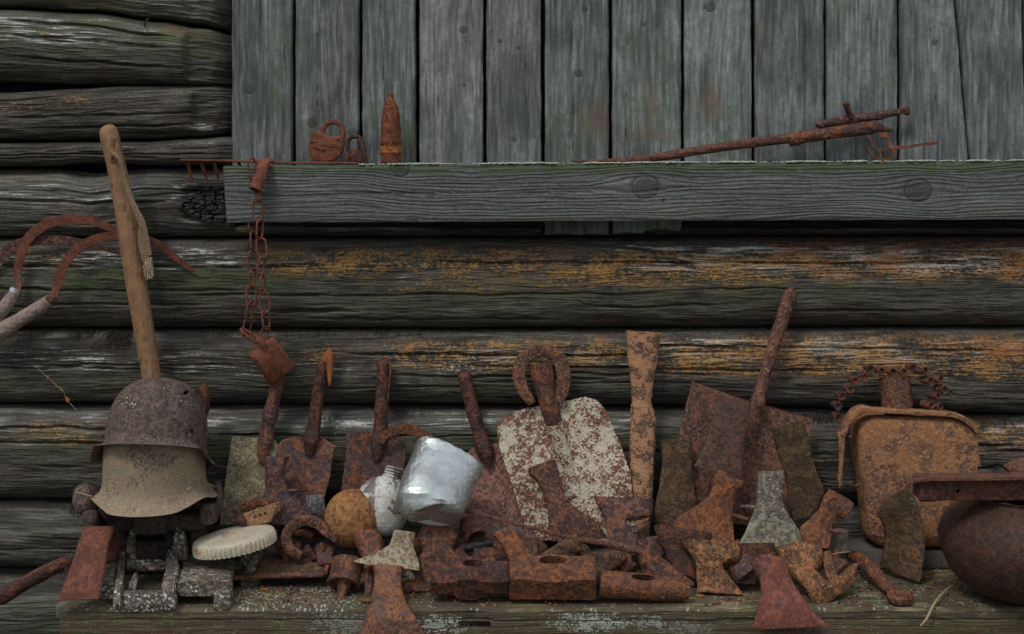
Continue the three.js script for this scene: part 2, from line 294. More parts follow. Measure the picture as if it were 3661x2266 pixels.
// small woods: handles and sticks
function stickTex(a, b, d, seed, fr = [6, 90]) {
  const A = hex(a), B = hex(b), Dk = hex(d);
  return makeTex(256, 256, (u, v, o) => {
    const g = fbm(u * 128, v * 4, 3, seed, 127), n = fbm(u * 8, v * 8, 3, seed + 9, 7), f = vn(u * 128, v * 128, seed + 3, 127);
    for (let q = 0; q < 3; q++) o[q] = lerp(A[q], B[q], ss(.3, .7, n * .6 + g * .4)) * (.86 + .28 * f);
    mixTo(o, Dk, ss(.56, .68, g) * .7 + ss(.56, .7, n) * .5); o[3] = g * .7 + f * .3;
  });
}
let stickBump;
const stk = (t) => { stickBump ??= t.bump; return { map: t.map, bump: stickBump }; };
const M = {
  club: texMat(stk(stickTex('#6f563f', '#8a6c4e', '#4e3a2c', 5)), .0008, .7),
  grip: texMat(stk(stickTex('#6e625c', '#8c807a', '#4a3c38', 6)), .0015, .85),
  splint: texMat(stk(stickTex('#75432a', '#8b5230', '#54301f', 7)), .0015, .9),
  grey: texMat(stk(stickTex('#4a4744', '#5d5955', '#34302e', 8)), .0015, .9),
  char: texMat(stk(stickTex('#16171a', '#222427', '#0c0c0e', 9)), .002, .6),
  rope: texMat(makeTex(64, 64, (u, v, o) => { const c = hex('#7d6a56'), k = .5 + .5 * Math.sin((u + v) * Math.PI * 8) * Math.sin((u - v) * Math.PI * 8); for (let q = 0; q < 3; q++) o[q] = c[q] * (.75 + .4 * vn(u * 32, v * 32, 2, 31)); o[3] = k; }), .002, .95),
  fray: new THREE.MeshStandardMaterial({ color: new THREE.Color().setRGB(...hex('#9a8a7c')), roughness: 1 }),
  ferrule: new THREE.MeshStandardMaterial({ color: new THREE.Color().setRGB(.62, .64, .66), roughness: .35, metalness: .9 }),
  rubber: new THREE.MeshStandardMaterial({ color: new THREE.Color().setRGB(.012, .012, .014), roughness: .55 }),
  straw: new THREE.MeshStandardMaterial({ color: new THREE.Color().setRGB(...hex('#8d8062')), roughness: .9 }),
  leaf: new THREE.MeshStandardMaterial({ color: new THREE.Color().setRGB(...hex('#7a5236')), roughness: .9 }),
  fibre: new THREE.MeshStandardMaterial({ color: new THREE.Color().setRGB(...hex('#2e2824')), roughness: 1 }),
  lichen: new THREE.MeshStandardMaterial({ color: new THREE.Color().setRGB(...hex('#8f958e')), roughness: 1 }),
};

// ---------------------------------------------------------------- setting: ground
{
  const G1 = hex('#3a3d2c'), G2 = hex('#4a4634');
  const t = makeTex(256, 256, (u, v, o) => { const n = fbm(u * 16, v * 16, 4, 9, 15); for (let q = 0; q < 3; q++) o[q] = lerp(G1[q], G2[q], n) * .7; o[3] = n; });
  t.map.repeat.set(120, 120); t.bump.repeat.set(120, 120);
  const g = new THREE.PlaneGeometry(240, 240).rotateX(-Math.PI / 2);
  struct('ground', g, texMat(t, .02, 1));
}

// ---------------------------------------------------------------- log wall
const logWall = thing('log_wall', 'weathered grey log wall with orange lichen behind all the rusty tools', 'wall');
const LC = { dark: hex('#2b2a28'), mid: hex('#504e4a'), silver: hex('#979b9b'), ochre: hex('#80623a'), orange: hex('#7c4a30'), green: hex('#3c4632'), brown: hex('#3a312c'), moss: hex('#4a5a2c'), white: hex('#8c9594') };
const X0 = -420, X1 = 4080;
const curve = (pts, x) => { if (x <= pts[0][0]) return pts[0][1]; for (let i = 1; i < pts.length; i++) if (x <= pts[i][0]) { const t = (x - pts[i - 1][0]) / (pts[i][0] - pts[i - 1][0]); return lerp(pts[i - 1][1], pts[i][1], t * t * (3 - 2 * t)); } return pts[pts.length - 1][1]; };
// patches: [kind, x0, x1, v0, v1, strength]; v runs from the log's top (0) to its bottom (1)
function logTex(o) {
  const w = Math.round((o.w ?? 2048) * .8), h = o.h ?? 288, s = o.seed, asp = (o.x1 - o.x0);
  return makeTex(w, h, (u, vv, c) => {
    const X = o.x0 + u * asp, v = 1 - vv, Y = v * o.hpx, x = X / 100, y = Y / 100;
    const warp = (fbm(x * .3, y * 1.2, 2, s) - .5) * .3;
    const g1 = fbm(x * .55, (y + warp) * 9, 3, s + 5), g2 = fbm(x * 1.6, (y + warp * .6) * 24, 2, s + 9), n = fbm(x * 1.3, y * 2.5, 3, s + 13), f = vn(x * 16, y * 28, s + 17), f2 = fbm(x * 12, y * 17, 3, s + 21);
    const t = ss(.25, .75, g1 * .55 + g2 * .45);
    for (let q = 0; q < 3; q++) c[q] = lerp(LC.dark[q], LC.mid[q], t) * (.66 + .68 * f);
    mixTo(c, LC.brown, ss(.5, .7, n) * .4);
    const cr = vn(x * .22 + 7, (y + warp * .8) * 6.5, s + 31), crk = ss(.028, .0, Math.abs(cr - .5)) * ss(.42, .56, fbm(x * .3, y * 1.2, 2, s + 35)); mixTo(c, LC.dark, crk * .7);  // shade inside the cracks is painted in as darker colour
    let hgt = .55 + (g1 - .5) * .5 + (g2 - .5) * .45 - crk * .5;
    for (const p of o.patches) {
      const ex = ss(p[1] - 140, p[1] + 90, X) * ss(p[2] + 140, p[2] - 90, X), ey = ss(p[3] - .07, p[3] + .07, v) * ss(p[4] + .09, p[4] - .07, v), m = ex * ey; if (m <= .01) continue;
      const st = p[5];
      if (p[0] === 'silver') { const k = ss(.5, .66, g1 * .3 + g2 * .42 + n * .14 + f2 * .14 + (st * m - .75) * .34); mixTo(c, LC.silver, k * .9 * (.55 + .75 * f)); hgt += k * .1; }
      else if (p[0] === 'wash') mixTo(c, LC.silver, m * st * (.35 + .65 * t) * .6);
      else if (p[0] === 'green') mixTo(c, LC.green, m * st * ss(.35, .6, n * .5 + f2 * .5));
      else if (p[0] === 'moss') { const k = ss(.5, .66, f2 * .6 + n * .4); mixTo(c, LC.moss, m * st * k); }
      else if (p[0] === 'ochre' || p[0] === 'orange') { mixTo(c, LC[p[0]], m * st * .62 * ss(.34, .62, n * .6 + f2 * .4) * (.5 + .5 * f)); const k = ss(.47, .57, f2 * .5 + n * .25 + g2 * .25 + (m * (.6 + .4 * st) - .86) * .34); mixTo(c, LC[p[0]], k * (.45 + .55 * f)); hgt += k * .16; }
      else if (p[0] === 'white') { const k = ss(.56, .64, f2 * .6 + n * .4 + (st - .5) * .2) * m; mixTo(c, LC.white, k); hgt += k * .15; }
      else if (p[0] === 'black') { mixTo(c, hex('#161617'), m * st); }
      else if (p[0] === 'brown') { mixTo(c, LC.brown, m * st); }
    }
    for (const k of o.knots ?? []) { const d = Math.hypot((X - k[0]) * .8, Y - k[1]) / k[2]; if (d < 1.6) { const rg = .5 + .5 * Math.sin(d * 16 + n * 6); mixTo(c, LC.dark, ss(1.2, .5, d) * (.35 + .4 * rg)); hgt -= ss(1.1, .6, d) * .15 * rg; } }
    { const Lp = Math.max(.003, .3 * c[0] + .6 * c[1] + .1 * c[2]), ct = clamp(Math.pow(Lp / .085, .16), .6, 1.4); c[0] *= ct; c[1] *= ct; c[2] *= ct; }
    c[3] = hgt;
  });
}
function makeLog(o) {
  const h0 = curve(o.top, (o.x0 + o.x1) / 2), h1 = curve(o.bot, (o.x0 + o.x1) / 2); o.hpx = h1 - h0;
  const nx = Math.round((o.x1 - o.x0) / 9), nv = o.nv ?? 84, s = o.seed, rings = [], zf = o.zf ?? 0, depth = o.depth ?? .06, r = rng(s * 7 + 1);
  const cracks = (o.cracks ?? []).map(c => ({ x0: c[0], x1: c[1], v: c[2], sl: c[3] ?? 0, w: c[4] ?? 5, d: c[5] ?? .008, ph: r() * 50 }));
  for (let k = 0; k < Math.round((o.auto ?? 7) * .6); k++) { const a = lerp(o.x0, o.x1, r() * .9), L = 250 + r() * 900; cracks.push({ x0: a, x1: a + L, v: .12 + r() * .8, sl: (r() - .4) * .06, w: 2.5 + r() * 2.5, d: .003 + r() * .003, ph: r() * 50 }); }
  const pos = [], uv = [], idx = [];
  for (let i = 0; i <= nx; i++) {
    const X = lerp(o.x0, o.x1, i / nx), t = curve(o.top, X), b = curve(o.bot, X), wob = (fbm(X / 260, s, 3, s) - .5) * 10;
    for (let j = 0; j <= nv; j++) {
      const v = j / nv, a = (v - .5) * 2, y = t + (b - t) * v + wob * (1 - a * a);
      let z = zf - depth * (1 - Math.sqrt(Math.max(0, 1 - Math.pow(Math.abs(a), 3.6)))) + (fbm(X / 180, v * 3 + s, 3, s + 2) - .5) * .016 * (1 - a * a * a * a);
      z += (fbm(X / 90, v * 16, 3, s + 4) - .5) * .0026;
      for (const c of cracks) { if (X < c.x0 || X > c.x1) continue; const e = Math.min(1, (X - c.x0) / 120, (c.x1 - X) / 120), cy = t + (b - t) * (c.v + c.sl * (X - c.x0) / 1000) + (fbm(X / 110, c.ph, 3, 5) - .5) * 16; const d = Math.abs(y - cy) / (c.w * (.5 + e * .7)); if (d < 1) z -= c.d * (1 - d * d) * e; }
      if (o.shape) z = o.shape(X, v, z, y);
      const p = W(X, y, 0); pos.push(p.x, p.y, z); uv.push(i / nx, 1 - v);
    }
    const pt = W(X, t, 0), pb = W(X, b, 0);                          // flat back
    pos.push(pb.x, pb.y, zf - .15, pt.x, pt.y, zf - .15); uv.push(i / nx, 0, i / nx, 1);
  }
  const n = nv + 3;
  for (let i = 0; i < nx; i++) for (let j = 0; j < n; j++) { const k = (j + 1) % n; const a = i * n + j, b2 = i * n + k, c = (i + 1) * n + k, d = (i + 1) * n + j; idx.push(a, b2, c, a, c, d); }
  for (const [i, fl] of [[0, 1], [nx, 0]]) for (let j = 1; j < n - 1; j++) fl ? idx.push(i * n, i * n + j + 1, i * n + j) : idx.push(i * n, i * n + j, i * n + j + 1);
  const g = new THREE.BufferGeometry(); g.setAttribute('position', new THREE.Float32BufferAttribute(pos, 3)); g.setAttribute('uv', new THREE.Float32BufferAttribute(uv, 2)); g.setIndex(idx); g.computeVertexNormals();
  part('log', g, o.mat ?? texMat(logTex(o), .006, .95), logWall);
}
// log ends left of the boards: hewn flat past x = 640, bevelled at the end
const hewn = (cut1, drop, bev) => (X, v, z, y) => {
  if (X > cut1) z = Math.min(z, -.002 - drop * ss(cut1, cut1 + 22, X) + (fbm(X / 60, y / 9, 2, 8) - .5) * .006);
  const e = ss(bev - 40 * Math.abs(v - .5), 832, X + Math.abs(v - .5) * 40); return z - e * .05;
};
makeLog({ x0: X0, x1: 815, top: [[0, -230], [800, -210]], bot: [[0, 18], [300, 30], [560, 62], [700, 82], [815, 104]], seed: 11, w: 1024, h: 224, shape: hewn(650, .022, 770), patches: [['wash', -500, 640, .6, .97, .5], ['green', -500, 700, .5, 1, .6], ['silver', -500, 700, .55, 1, .7], ['moss', 300, 800, .8, 1, .4], ['ochre', 180, 420, .86, 1, .3]] });
makeLog({ x0: X0, x1: 822, top: [[0, 24], [300, 38], [560, 70], [700, 92], [815, 112]], bot: [[0, 288], [300, 300], [600, 302], [820, 302]], seed: 12, w: 1024, h: 288, auto: 6, cracks: [[0, 640, .18, .1, 5, .01], [-300, 660, .36, .06, 5, .008], [0, 640, .67, .08, 5, .01]], shape: hewn(648, .02, 770), patches: [['wash', -500, 600, .08, .45, .5], ['silver', -500, 420, .08, .5, .95], ['silver', 0, 700, .05, .5, .5], ['green', 0, 760, .05, .55, .8], ['moss', 250, 700, .1, .4, .4], ['orange', 632, 662, .02, .2, .9], ['ochre', 40, 260, .3, .5, .3]] });
makeLog({ x0: X0, x1: 824, top: [[0, 326], [250, 312], [420, 302], [820, 302]], bot: [[0, 504], [500, 498], [700, 488], [820, 478]], seed: 13, w: 1024, h: 224, auto: 9, shape: hewn(676, .018, 780), cracks: [[0, 800, .55, -.02, 5, .007], [670, 820, .75, 0, 6, .012]], patches: [['silver', 680, 790, .68, .98, .9], ['ochre', -100, 330, .18, .45, .2]] });
makeLog({ x0: X0, x1: 826, top: [[0, 508], [500, 504], [700, 492], [820, 484]], bot: [[0, 598], [180, 594], [300, 584], [420, 588], [600, 594], [826, 594]], seed: 14, w: 1024, h: 128, auto: 4, nv: 44, depth: .05, zf: -.006, shape: (X, v, z) => z - ss(760, 832, X) * .03, patches: [['moss', 690, 790, .05, .3, .8], ['silver', 640, 800, .1, .5, .5]] });
// full-length logs under the boards
makeLog({ x0: X0, x1: X1, top: [[0, 600], [180, 604], [310, 620], [420, 608], [560, 598], [820, 600], [3700, 596]], bot: [[0, 856], [1200, 852], [3700, 846]], seed: 15, h: 256, auto: 9, zf: -.012, cracks: [[-200, 640, .45, .03, 5, .008], [-100, 500, .78, 0, 5, .007]],
  shape: (X, v, z, y) => { if (X > 825) z = Math.min(z, lerp(-.064, X > 1940 && X < 2330 ? -.064 : -.03, ss(800, 822, y))); const e = ss(622, 668, X + (fbm(y / 20, 3, 2, 4) - .5) * 40 - Math.abs(y - 725) * .35) * ss(665, 690, y) * ss(800, 782, y); return z - e * .022; },
  knots: [[542, 204, 18]], patches: [['silver', -500, 720, .2, .52, .75], ['silver', 560, 760, .12, .4, .8], ['wash', -500, 560, .1, .5, .35], ['wash', -400, 700, .72, .9, .3], ['moss', 100, 420, 0, .1, .7], ['ochre', 0, 120, .12, .35, .2]] });
makeLog({ x0: X0, x1: X1, top: [[0, 858], [1200, 856], [3700, 850]], bot: [[0, 1180], [1400, 1182], [3700, 1174]], seed: 16, h: 320, auto: 12, cracks: [[-300, 1100, .30, 0, 5, .008], [-200, 900, .55, .01, 5, .007], [600, 2400, .62, -.01, 4, .006], [1500, 3600, .25, .02, 5, .008], [900, 1300, .78, .02, 7, .01]],
  knots: [[3290, 170, 14], [3600, 190, 30]], patches: [['silver', -500, 900, .08, .36, .85], ['silver', 600, 1500, .3, .6, .5], ['silver', 2200, 3800, .06, .4, .9], ['silver', 2900, 3700, .2, .5, .85], ['green', -400, 1000, .3, .62, .95], ['moss', 100, 700, .33, .5, .35], ['green', 1000, 3700, .4, .75, .5], ['ochre', 950, 2000, .1, .4, .9], ['ochre', 2050, 3750, .12, .48, .9], ['ochre', 1900, 2700, .3, .55, .5], ['ochre', 1300, 1800, .3, .6, .35], ['orange', 2700, 3700, .03, .16, .62], ['orange', 2900, 3700, .16, .46, .35], ['ochre', 0, 260, .1, .34, .5], ['white', 3390, 3520, .24, .36, .9], ['white', 3250, 3330, .3, .38, .7]] });
makeLog({ x0: X0, x1: X1, top: [[0, 1184], [1400, 1186], [3700, 1178]], bot: [[0, 1452], [1400, 1456], [2500, 1462], [3700, 1492]], seed: 17, h: 288, auto: 12, cracks: [[1200, 2400, .3, .02, 5, .008], [1900, 3000, .48, .03, 5, .008], [-200, 560, .5, 0, 5, .007], [1350, 2200, .58, .03, 5, .007], [2250, 3600, .2, .04, 4, .006]],
  knots: [[610, 150, 16], [175, 200, 18], [1482, 178, 20], [1310, 120, 14]], patches: [['silver', -500, 700, .2, .55, .68], ['silver', 520, 1400, .3, .62, .64], ['silver', 1600, 2300, .2, .5, .8], ['silver', 2300, 3700, .08, .42, .85], ['ochre', 1350, 1950, .12, .52, .9], ['ochre', 1900, 2300, .1, .46, .75], ['ochre', 2250, 3750, .08, .58, .95], ['orange', 3200, 3700, .08, .36, .5], ['ochre', 950, 1250, .2, .4, .3], ['white', 1630, 1700, .36, .56, .8], ['silver', 1250, 1500, .6, .8, .5], ['green', 0, 2300, .55, .8, .3]] });
makeLog({ x0: X0, x1: X1, top: [[0, 1458], [1400, 1462], [2500, 1468], [3700, 1498]], bot: [[0, 1800], [1400, 1806], [3700, 1812]], seed: 18, h: 320, auto: 12, cracks: [[-300, 700, .22, 0, 5, .008], [-200, 800, .36, .02, 5, .007], [700, 2200, .28, 0, 4, .006], [3300, 3700, .3, .02, 5, .007], [100, 330, .62, 0, 7, .01]],
  patches: [['silver', -500, 2400, .04, .3, .72], ['wash', -400, 2400, .05, .24, .35], ['silver', 3400, 3800, .06, .4, .8], ['silver', -500, 1900, .2, .42, .6], ['green', -400, 2400, .22, .5, .8], ['ochre', -200, 500, .12, .4, .3], ['ochre', 3380, 3800, .02, .4, .5], ['white', 1180, 1400, .1, .3, .5]] });
makeLog({ x0: X0, x1: X1, top: [[0, 1806], [1400, 1812], [3700, 1818]], bot: [[0, 2048], [3700, 2060]], seed: 19, h: 256, auto: 10, patches: [['silver', -500, 330, .2, .5, .3], ['wash', -500, 400, .15, .45, .25], ['green', -500, 300, .2, .5, .3]] });
makeLog({ x0: X0, x1: X1, top: [[0, 2056], [3700, 2066]], bot: [[0, 2330], [3700, 2340]], seed: 20, h: 256, auto: 8, patches: [['green', -500, 400, .3, .8, .7], ['wash', -500, 400, .2, .5, .3]] });
for (let k = 0; k < 2; k++) makeLog({ x0: X0, x1: X1, top: [[0, 2338 + k * 290]], bot: [[0, 2620 + k * 290]], seed: 21 + k, mat: M.grey, auto: 2, nv: 24, patches: [] });
// stones under the lowest log are out of the picture: the wall goes down to the ground
{ const p = W(1830, 2915, 0), g = new THREE.BoxGeometry(2.66, p.y, .2).translate(0, p.y / 2, -.12); part('foundation', boxUV(g, .5), M.grey, logWall); }
// charred, cracked patch on the log beside the shelf plank
{
  const F12 = (x, y) => { const xf = Math.floor(x), yf = Math.floor(y); let a = 9, b = 9; for (let j = -1; j <= 1; j++) for (let i = -1; i <= 1; i++) { const h = PT[PT[(xf + i + 60) & 255] + ((yf + j) & 255)], d = Math.hypot(xf + i + .1 + .8 * RT[h] - x, yf + j + .35 + .3 * RT[(h * 7 + 91) & 255] - y); if (d < a) { b = a; a = d; } else if (d < b) b = d; } return b - a; };
  const pos = [], ix = [], id = {}, NX = 120, NY = 96; let n = 0;
  const inside = (X, Y) => { const e = (fbm(Y / 22, X / 60, 3, 4) - .5) * 34; const l = Y < 735 ? 640 + Math.pow((735 - Y) / 66, 1.6) * 92 : 640 + Math.pow((Y - 735) / 60, 1.3) * 80; return X > l + e && Y > 664 + e * .2 && Y < 797 + e * .3; };
  for (let j = 0; j <= NY; j++) for (let i = 0; i <= NX; i++) { const X = 622 + i * 1.55, Y = 656 + j * 1.5; if (!inside(X, Y)) continue; const p = W(X, Y, 0), k = F12(X / 40 + (fbm(X / 40, Y / 20, 2, 3) - .5) * .6, Y / 17 + (fbm(X / 50, 3, 2, 8) - .5) * .5), bl = clamp((k - .03) / .1); id[j * 200 + i] = n++; pos.push(p.x, p.y, -.024 + .0075 * Math.sqrt(bl) + (fbm(X / 18, Y / 10, 3, 6) - .5) * .007 + .006 * ss(690, 720, Y)); }
  for (let j = 0; j < NY; j++) for (let i = 0; i < NX; i++) { const a = id[j * 200 + i], b = id[j * 200 + i + 1], c = id[(j + 1) * 200 + i + 1], d = id[(j + 1) * 200 + i]; if (a !== undefined && b !== undefined && c !== undefined && d !== undefined) ix.push(a, d, c, a, c, b); }
  const g = new THREE.BufferGeometry(); g.setAttribute('position', new THREE.Float32BufferAttribute(pos, 3)); g.setIndex(ix); g.computeVertexNormals();
  part('charred_patch', boxUV(g, .3), M.char, logWall, 'black charred patch cracked into small blocks');
}
settle(logWall);
// bent nail in the second log
{ const g = thing('bent_nail', 'small bent rusty nail hammered into the upper grey log', 'nail'); part('shank', fin(rod('Z1', [[865, 132, -.03, 4], [866, 145, -.004, 4], [868, 158, .008, 4], [876, 130, .016, 4], [884, 118, .012, 4], [892, 116, .006, 4]], { n: 8, roundB: true })), iron('dark'), g); settle(g); }
// fibres of moss caulking that hang out of the seams
{
  const r = rng(41), gs = [];
  const clump = (X, Y, n, L, sx) => { for (let i = 0; i < n; i++) { const a = W(X + (r() - .5) * sx, Y + (r() - .5) * 8, 0), dir = V((r() - .5) * 1.6, -.5 - r() * .6, .6 + r() * .6).normalize(), l = L * (.4 + r()), pts = [V(a.x, a.y, -.045), V(a.x, a.y, -.02).addScaledVector(dir, l * .5), V(a.x, a.y, -.02).addScaledVector(dir, l).add(V((r() - .5) * l, -l * .4, 0))]; gs.push(new THREE.TubeGeometry(new THREE.CatmullRomCurve3(pts), 4, .00045 + r() * .0004, 3)); } };
  clump(410, 1190, 90, .022, 90); clump(330, 1188, 30, .012, 200); clump(760, 1186, 25, .012, 120); clump(290, 1806, 30, .02, 90); clump(2900, 1488, 60, .014, 160); clump(3560, 1494, 40, .016, 140); clump(1450, 1460, 30, .012, 200); clump(40, 1186, 30, .014, 120); clump(1250, 1186, 30, .01, 500); clump(2850, 1176, 30, .01, 900);
  const m = part('caulking_fibres', join(...gs), M.fibre, scene); m.userData = { label: 'dark dry moss fibres hanging out of the log seams', category: 'moss', kind: 'stuff' };
}

// ---------------------------------------------------------------- vertical boards
const boardWall = thing('board_wall', 'upright grey green weathered boards with narrow gaps above the shelf plank', 'wall');
{
  const BX = [828, 1057, 1295, 1500, 1740, 1949, 2190, 2448, 2702, 2958, 3222];
  const knots = [[890, 320, 17], [1116, 441, 16], [1656, 107, 13], [1659, 304, 7], [1787, 147, 8], [1855, 172, 7], [2068, 264, 13], [1838, 500, 9], [2092, 33, 9], [2300, 88, 9], [3340, 153, 10], [2540, 25, 18], [1265, 480, 18], [1390, 610, 8]];
  const greens = [[980, 300, 200, 260, .6], [1150, 500, 160, 140, .55], [1470, 480, 70, 150, 1], [1310, 60, 60, 200, .6], [1880, 420, 130, 200, .5], [2040, 480, 170, 170, .7], [2245, 150, 60, 60, 1], [2560, 480, 130, 160, .6], [2350, 300, 140, 200, .3], [2980, 60, 60, 160, .6], [1080, 150, 120, 200, .35], [2420, 120, 60, 300, .4], [1700, 500, 200, 120, .4]];
  const browns = [[2140, 420, 80, 90, .6], [2330, 400, 40, 120, .6], [2540, 370, 60, 80, .75], [2730, 110, 14, 60, .6], [2330, 480, 150, 40, .5], [2720, 430, 16, 40, .5]];
  const c1 = hex('#43484a'), c2 = hex('#7b8184'), cd = hex('#2a2d2c'), cg = hex('#465340'), cb = hex('#5c4b38'), cl = hex('#8b9293');
  const x0 = 820, x1 = 3960, y0 = -170, y1 = 850;
  const idx = X => { let k = 0; while (k < BX.length && X >= BX[k]) k++; if (X > 3215) { k = 11; } return k; };
  const t = makeTex(1700, 640, (u, vv, o) => {
    const X = x0 + u * (x1 - x0), Y = y1 - vv * (y1 - y0); let k = idx(X); if (k === 11 && X > 3421 + (Y / 575) * 49) k = 12; if (X > 3660 + (Y > 0 ? Y * .03 : 0)) k = 13;
    const s = k * 23, kx = RT[(k * 37) & 255], tone = .82 + .38 * RT[(k * 91 + 7) & 255];
    let gx = X; for (const q of knots) { const dx = X - q[0], dy = (Y - q[1]) * .5, d2 = (dx * dx + dy * dy) / (q[2] * q[2] * 6); if (d2 < 6) gx += dx * Math.exp(-d2) * -.6; }
    gx += (fbm(X / 300, Y / 260, 2, s) - .5) * 26;
    const g1 = fbm(gx / 13, Y / 420, 3, s + 3), g2 = fbm(gx / 8, Y / 110, 2, s + 7), sp = vn(X / 7, Y / 40, s + 11) * .55 + vn(X / 8, Y / 9, s + 12) * .45, n = fbm(X / 90, Y / 130, 3, s + 15), f2 = fbm(X / 16, Y / 22, 3, s + 19);
    const tt = ss(.25, .75, g1 * .3 + g2 * .32 + n * .38);
    for (let q = 0; q < 3; q++) o[q] = lerp(c1[q], c2[q], tt) * tone * (.66 + .68 * sp);
    mixTo(o, cd, ss(.62, .74, g1) * .5); mixTo(o, cl, ss(.6, .74, g2 * .8 + n * .2) * .2 * (.4 + kx));
    let h = .5 + (g1 - .5) * .6 + (g2 - .5) * .4;
    for (const q of greens) { const d = Math.hypot((X - q[0]) / q[2], (Y - q[1]) / q[3]); if (d < 1.2) mixTo(o, cg, ss(1.15, .3, d + (f2 - .5) * .9) * q[4] * ss(.3, .62, f2) * .85); }
    for (const q of browns) { const d = Math.hypot((X - q[0]) / q[2], (Y - q[1]) / q[3]); if (d < 1.2) mixTo(o, cb, ss(1.1, .2, d + (f2 - .5) * .9) * q[4] * .8); }
    mixTo(o, cg, ss(.49, .64, f2 * .5 + n * .5) * .34); { const hb = RT[(k * 53 + 19) & 255] - .5; o[0] *= 1 + hb * .1; o[1] *= 1 - Math.abs(hb) * .03; o[2] *= 1 + hb * .12; }
    for (const q of knots) { const dx = (X - q[0]) * .9, dy = Y - q[1], d = Math.hypot(dx, dy) / q[2]; if (d < 2) { const rg = .5 + .5 * Math.sin(d * 13 + n * 5); mixTo(o, cd, ss(1.15, .85, d) * (.45 + .35 * rg)); h -= ss(1.1, .9, d) * .12 + ss(1.25, 1.05, d) * ss(.85, 1.02, d) * .35; } }
    o[3] = h;
  });
  const mat = texMat(t, .0022, .92), r = rng(51);
  const edges = []; for (let k = 0; k < 10; k++) edges.push([BX[k], BX[k], BX[k + 1] - 13, BX[k + 1] - 13]); edges[7][2] -= 3; edges[2][2] -= 3; edges[4][2] -= 4;
  edges.push([3222, 3222, 3412, 3462], [3424, 3474, 3655, 3667], [3668, 3680, 3930, 3930]);
  const cracksV = [[1015, 0, 560, 6], [1360, -50, 420, 20], [2045, -100, 580, 6], [3100, 60, 580, -10], [3330, 100, 570, 20], [1135, 120, 380, 0], [2610, 380, 580, 4], [1760, -100, 300, 4], [930, -60, 240, 3], [1570, 250, 590, -8], [1690, -80, 180, 5], [1880, 200, 580, 6], [2240, 330, 580, -4], [2520, -100, 260, 6], [2800, 150, 585, 5], [2880, -60, 330, -6], [3040, -100, 140, 3], [3530, 80, 585, 12], [3590, -100, 300, 4]];
  edges.forEach((e, k) => {
    const bot = k === 5 ? 838 : k === 6 ? 834 : 774, top = -620, nx = 40, ny = 150, zf = -.03 + (r() - .5) * .006, cup = (r() - .5) * .004, pos = [], uv = [], ix = [];
    for (let j = 0; j <= ny; j++) for (let i = -1; i <= nx + 1; i++) {
      const Y = lerp(bot, top, j / ny), tq = clamp((Y - 575) / -575, -.5, 1.9), f = clamp(i / nx), L = lerp(e[1], e[0], tq), R = lerp(e[3], e[2], tq), jl = (fbm(Y / 60, k, 3, 3) - .5) * 5, jr = (fbm(Y / 60, k + 40, 3, 3) - .5) * 5;
      let Yc = Y; if (j === 0 && (k === 5 || k === 6)) { Yc += (fbm(f * 4, k, 2, 9) - .5) * 10; if (k === 6 && f > .46) Yc -= 14; }
      const X = lerp(L + jl, R + jr, f), p = W(X, Yc, -.03); let z = zf + cup * (1 - Math.pow(2 * f - 1, 2)) + (fbm(X / 8, Y / 160, 3, k * 5) - .5) * .0016;
      const ed = Math.min(f, 1 - f) * (R - L); z -= .004 * Math.pow(clamp(1 - ed / 5), 2);
      for (const c of cracksV) { if (Y < c[1] || Y > c[2]) continue; const cx = c[0] + c[3] * (Y - c[1]) / (c[2] - c[1]) + (fbm(Y / 70, c[0], 3, 6) - .5) * 10; const d = Math.abs(X - cx); if (d < 5) z -= .005 * (1 - d / 5); }
      if (i < 0 || i > nx) z = zf - .026;
      pos.push(p.x, p.y, z); uv.push((X - x0) / (x1 - x0), (y1 - Yc) / (y1 - y0));
    }
    const n = nx + 3; for (let j = 0; j < ny; j++) for (let i = 0; i < n - 1; i++) { const a = j * n + i; ix.push(a, a + 1, a + n + 1, a, a + n + 1, a + n); }
    for (const [j, fl] of [[0, 1], [ny, 0]]) { const a = j * n; for (let i = 1; i < n - 1; i++) fl ? ix.push(a, a + i + 1, a + i) : ix.push(a, a + i, a + i + 1); }
    for (let j = 0; j < ny; j++) { const a = j * n, b = a + n - 1, c = a + n, d = b + n; ix.push(b, a, c, b, c, d); }
    const g = new THREE.BufferGeometry(); g.setAttribute('position', new THREE.Float32BufferAttribute(pos, 3)); g.setAttribute('uv', new THREE.Float32BufferAttribute(uv, 2)); g.setIndex(ix);
    part('board', toCreasedNormals(g, .9), mat, boardWall);
  });
  // added dark sheet behind the boards, keeps sky light out of the gaps
  const bk = new THREE.BoxGeometry(2.9, 1.3, .03).translate(.0, 1.60, -.19); part('added_backing', boxUV(bk, .5), M.char, boardWall);
  settle(boardWall);
}

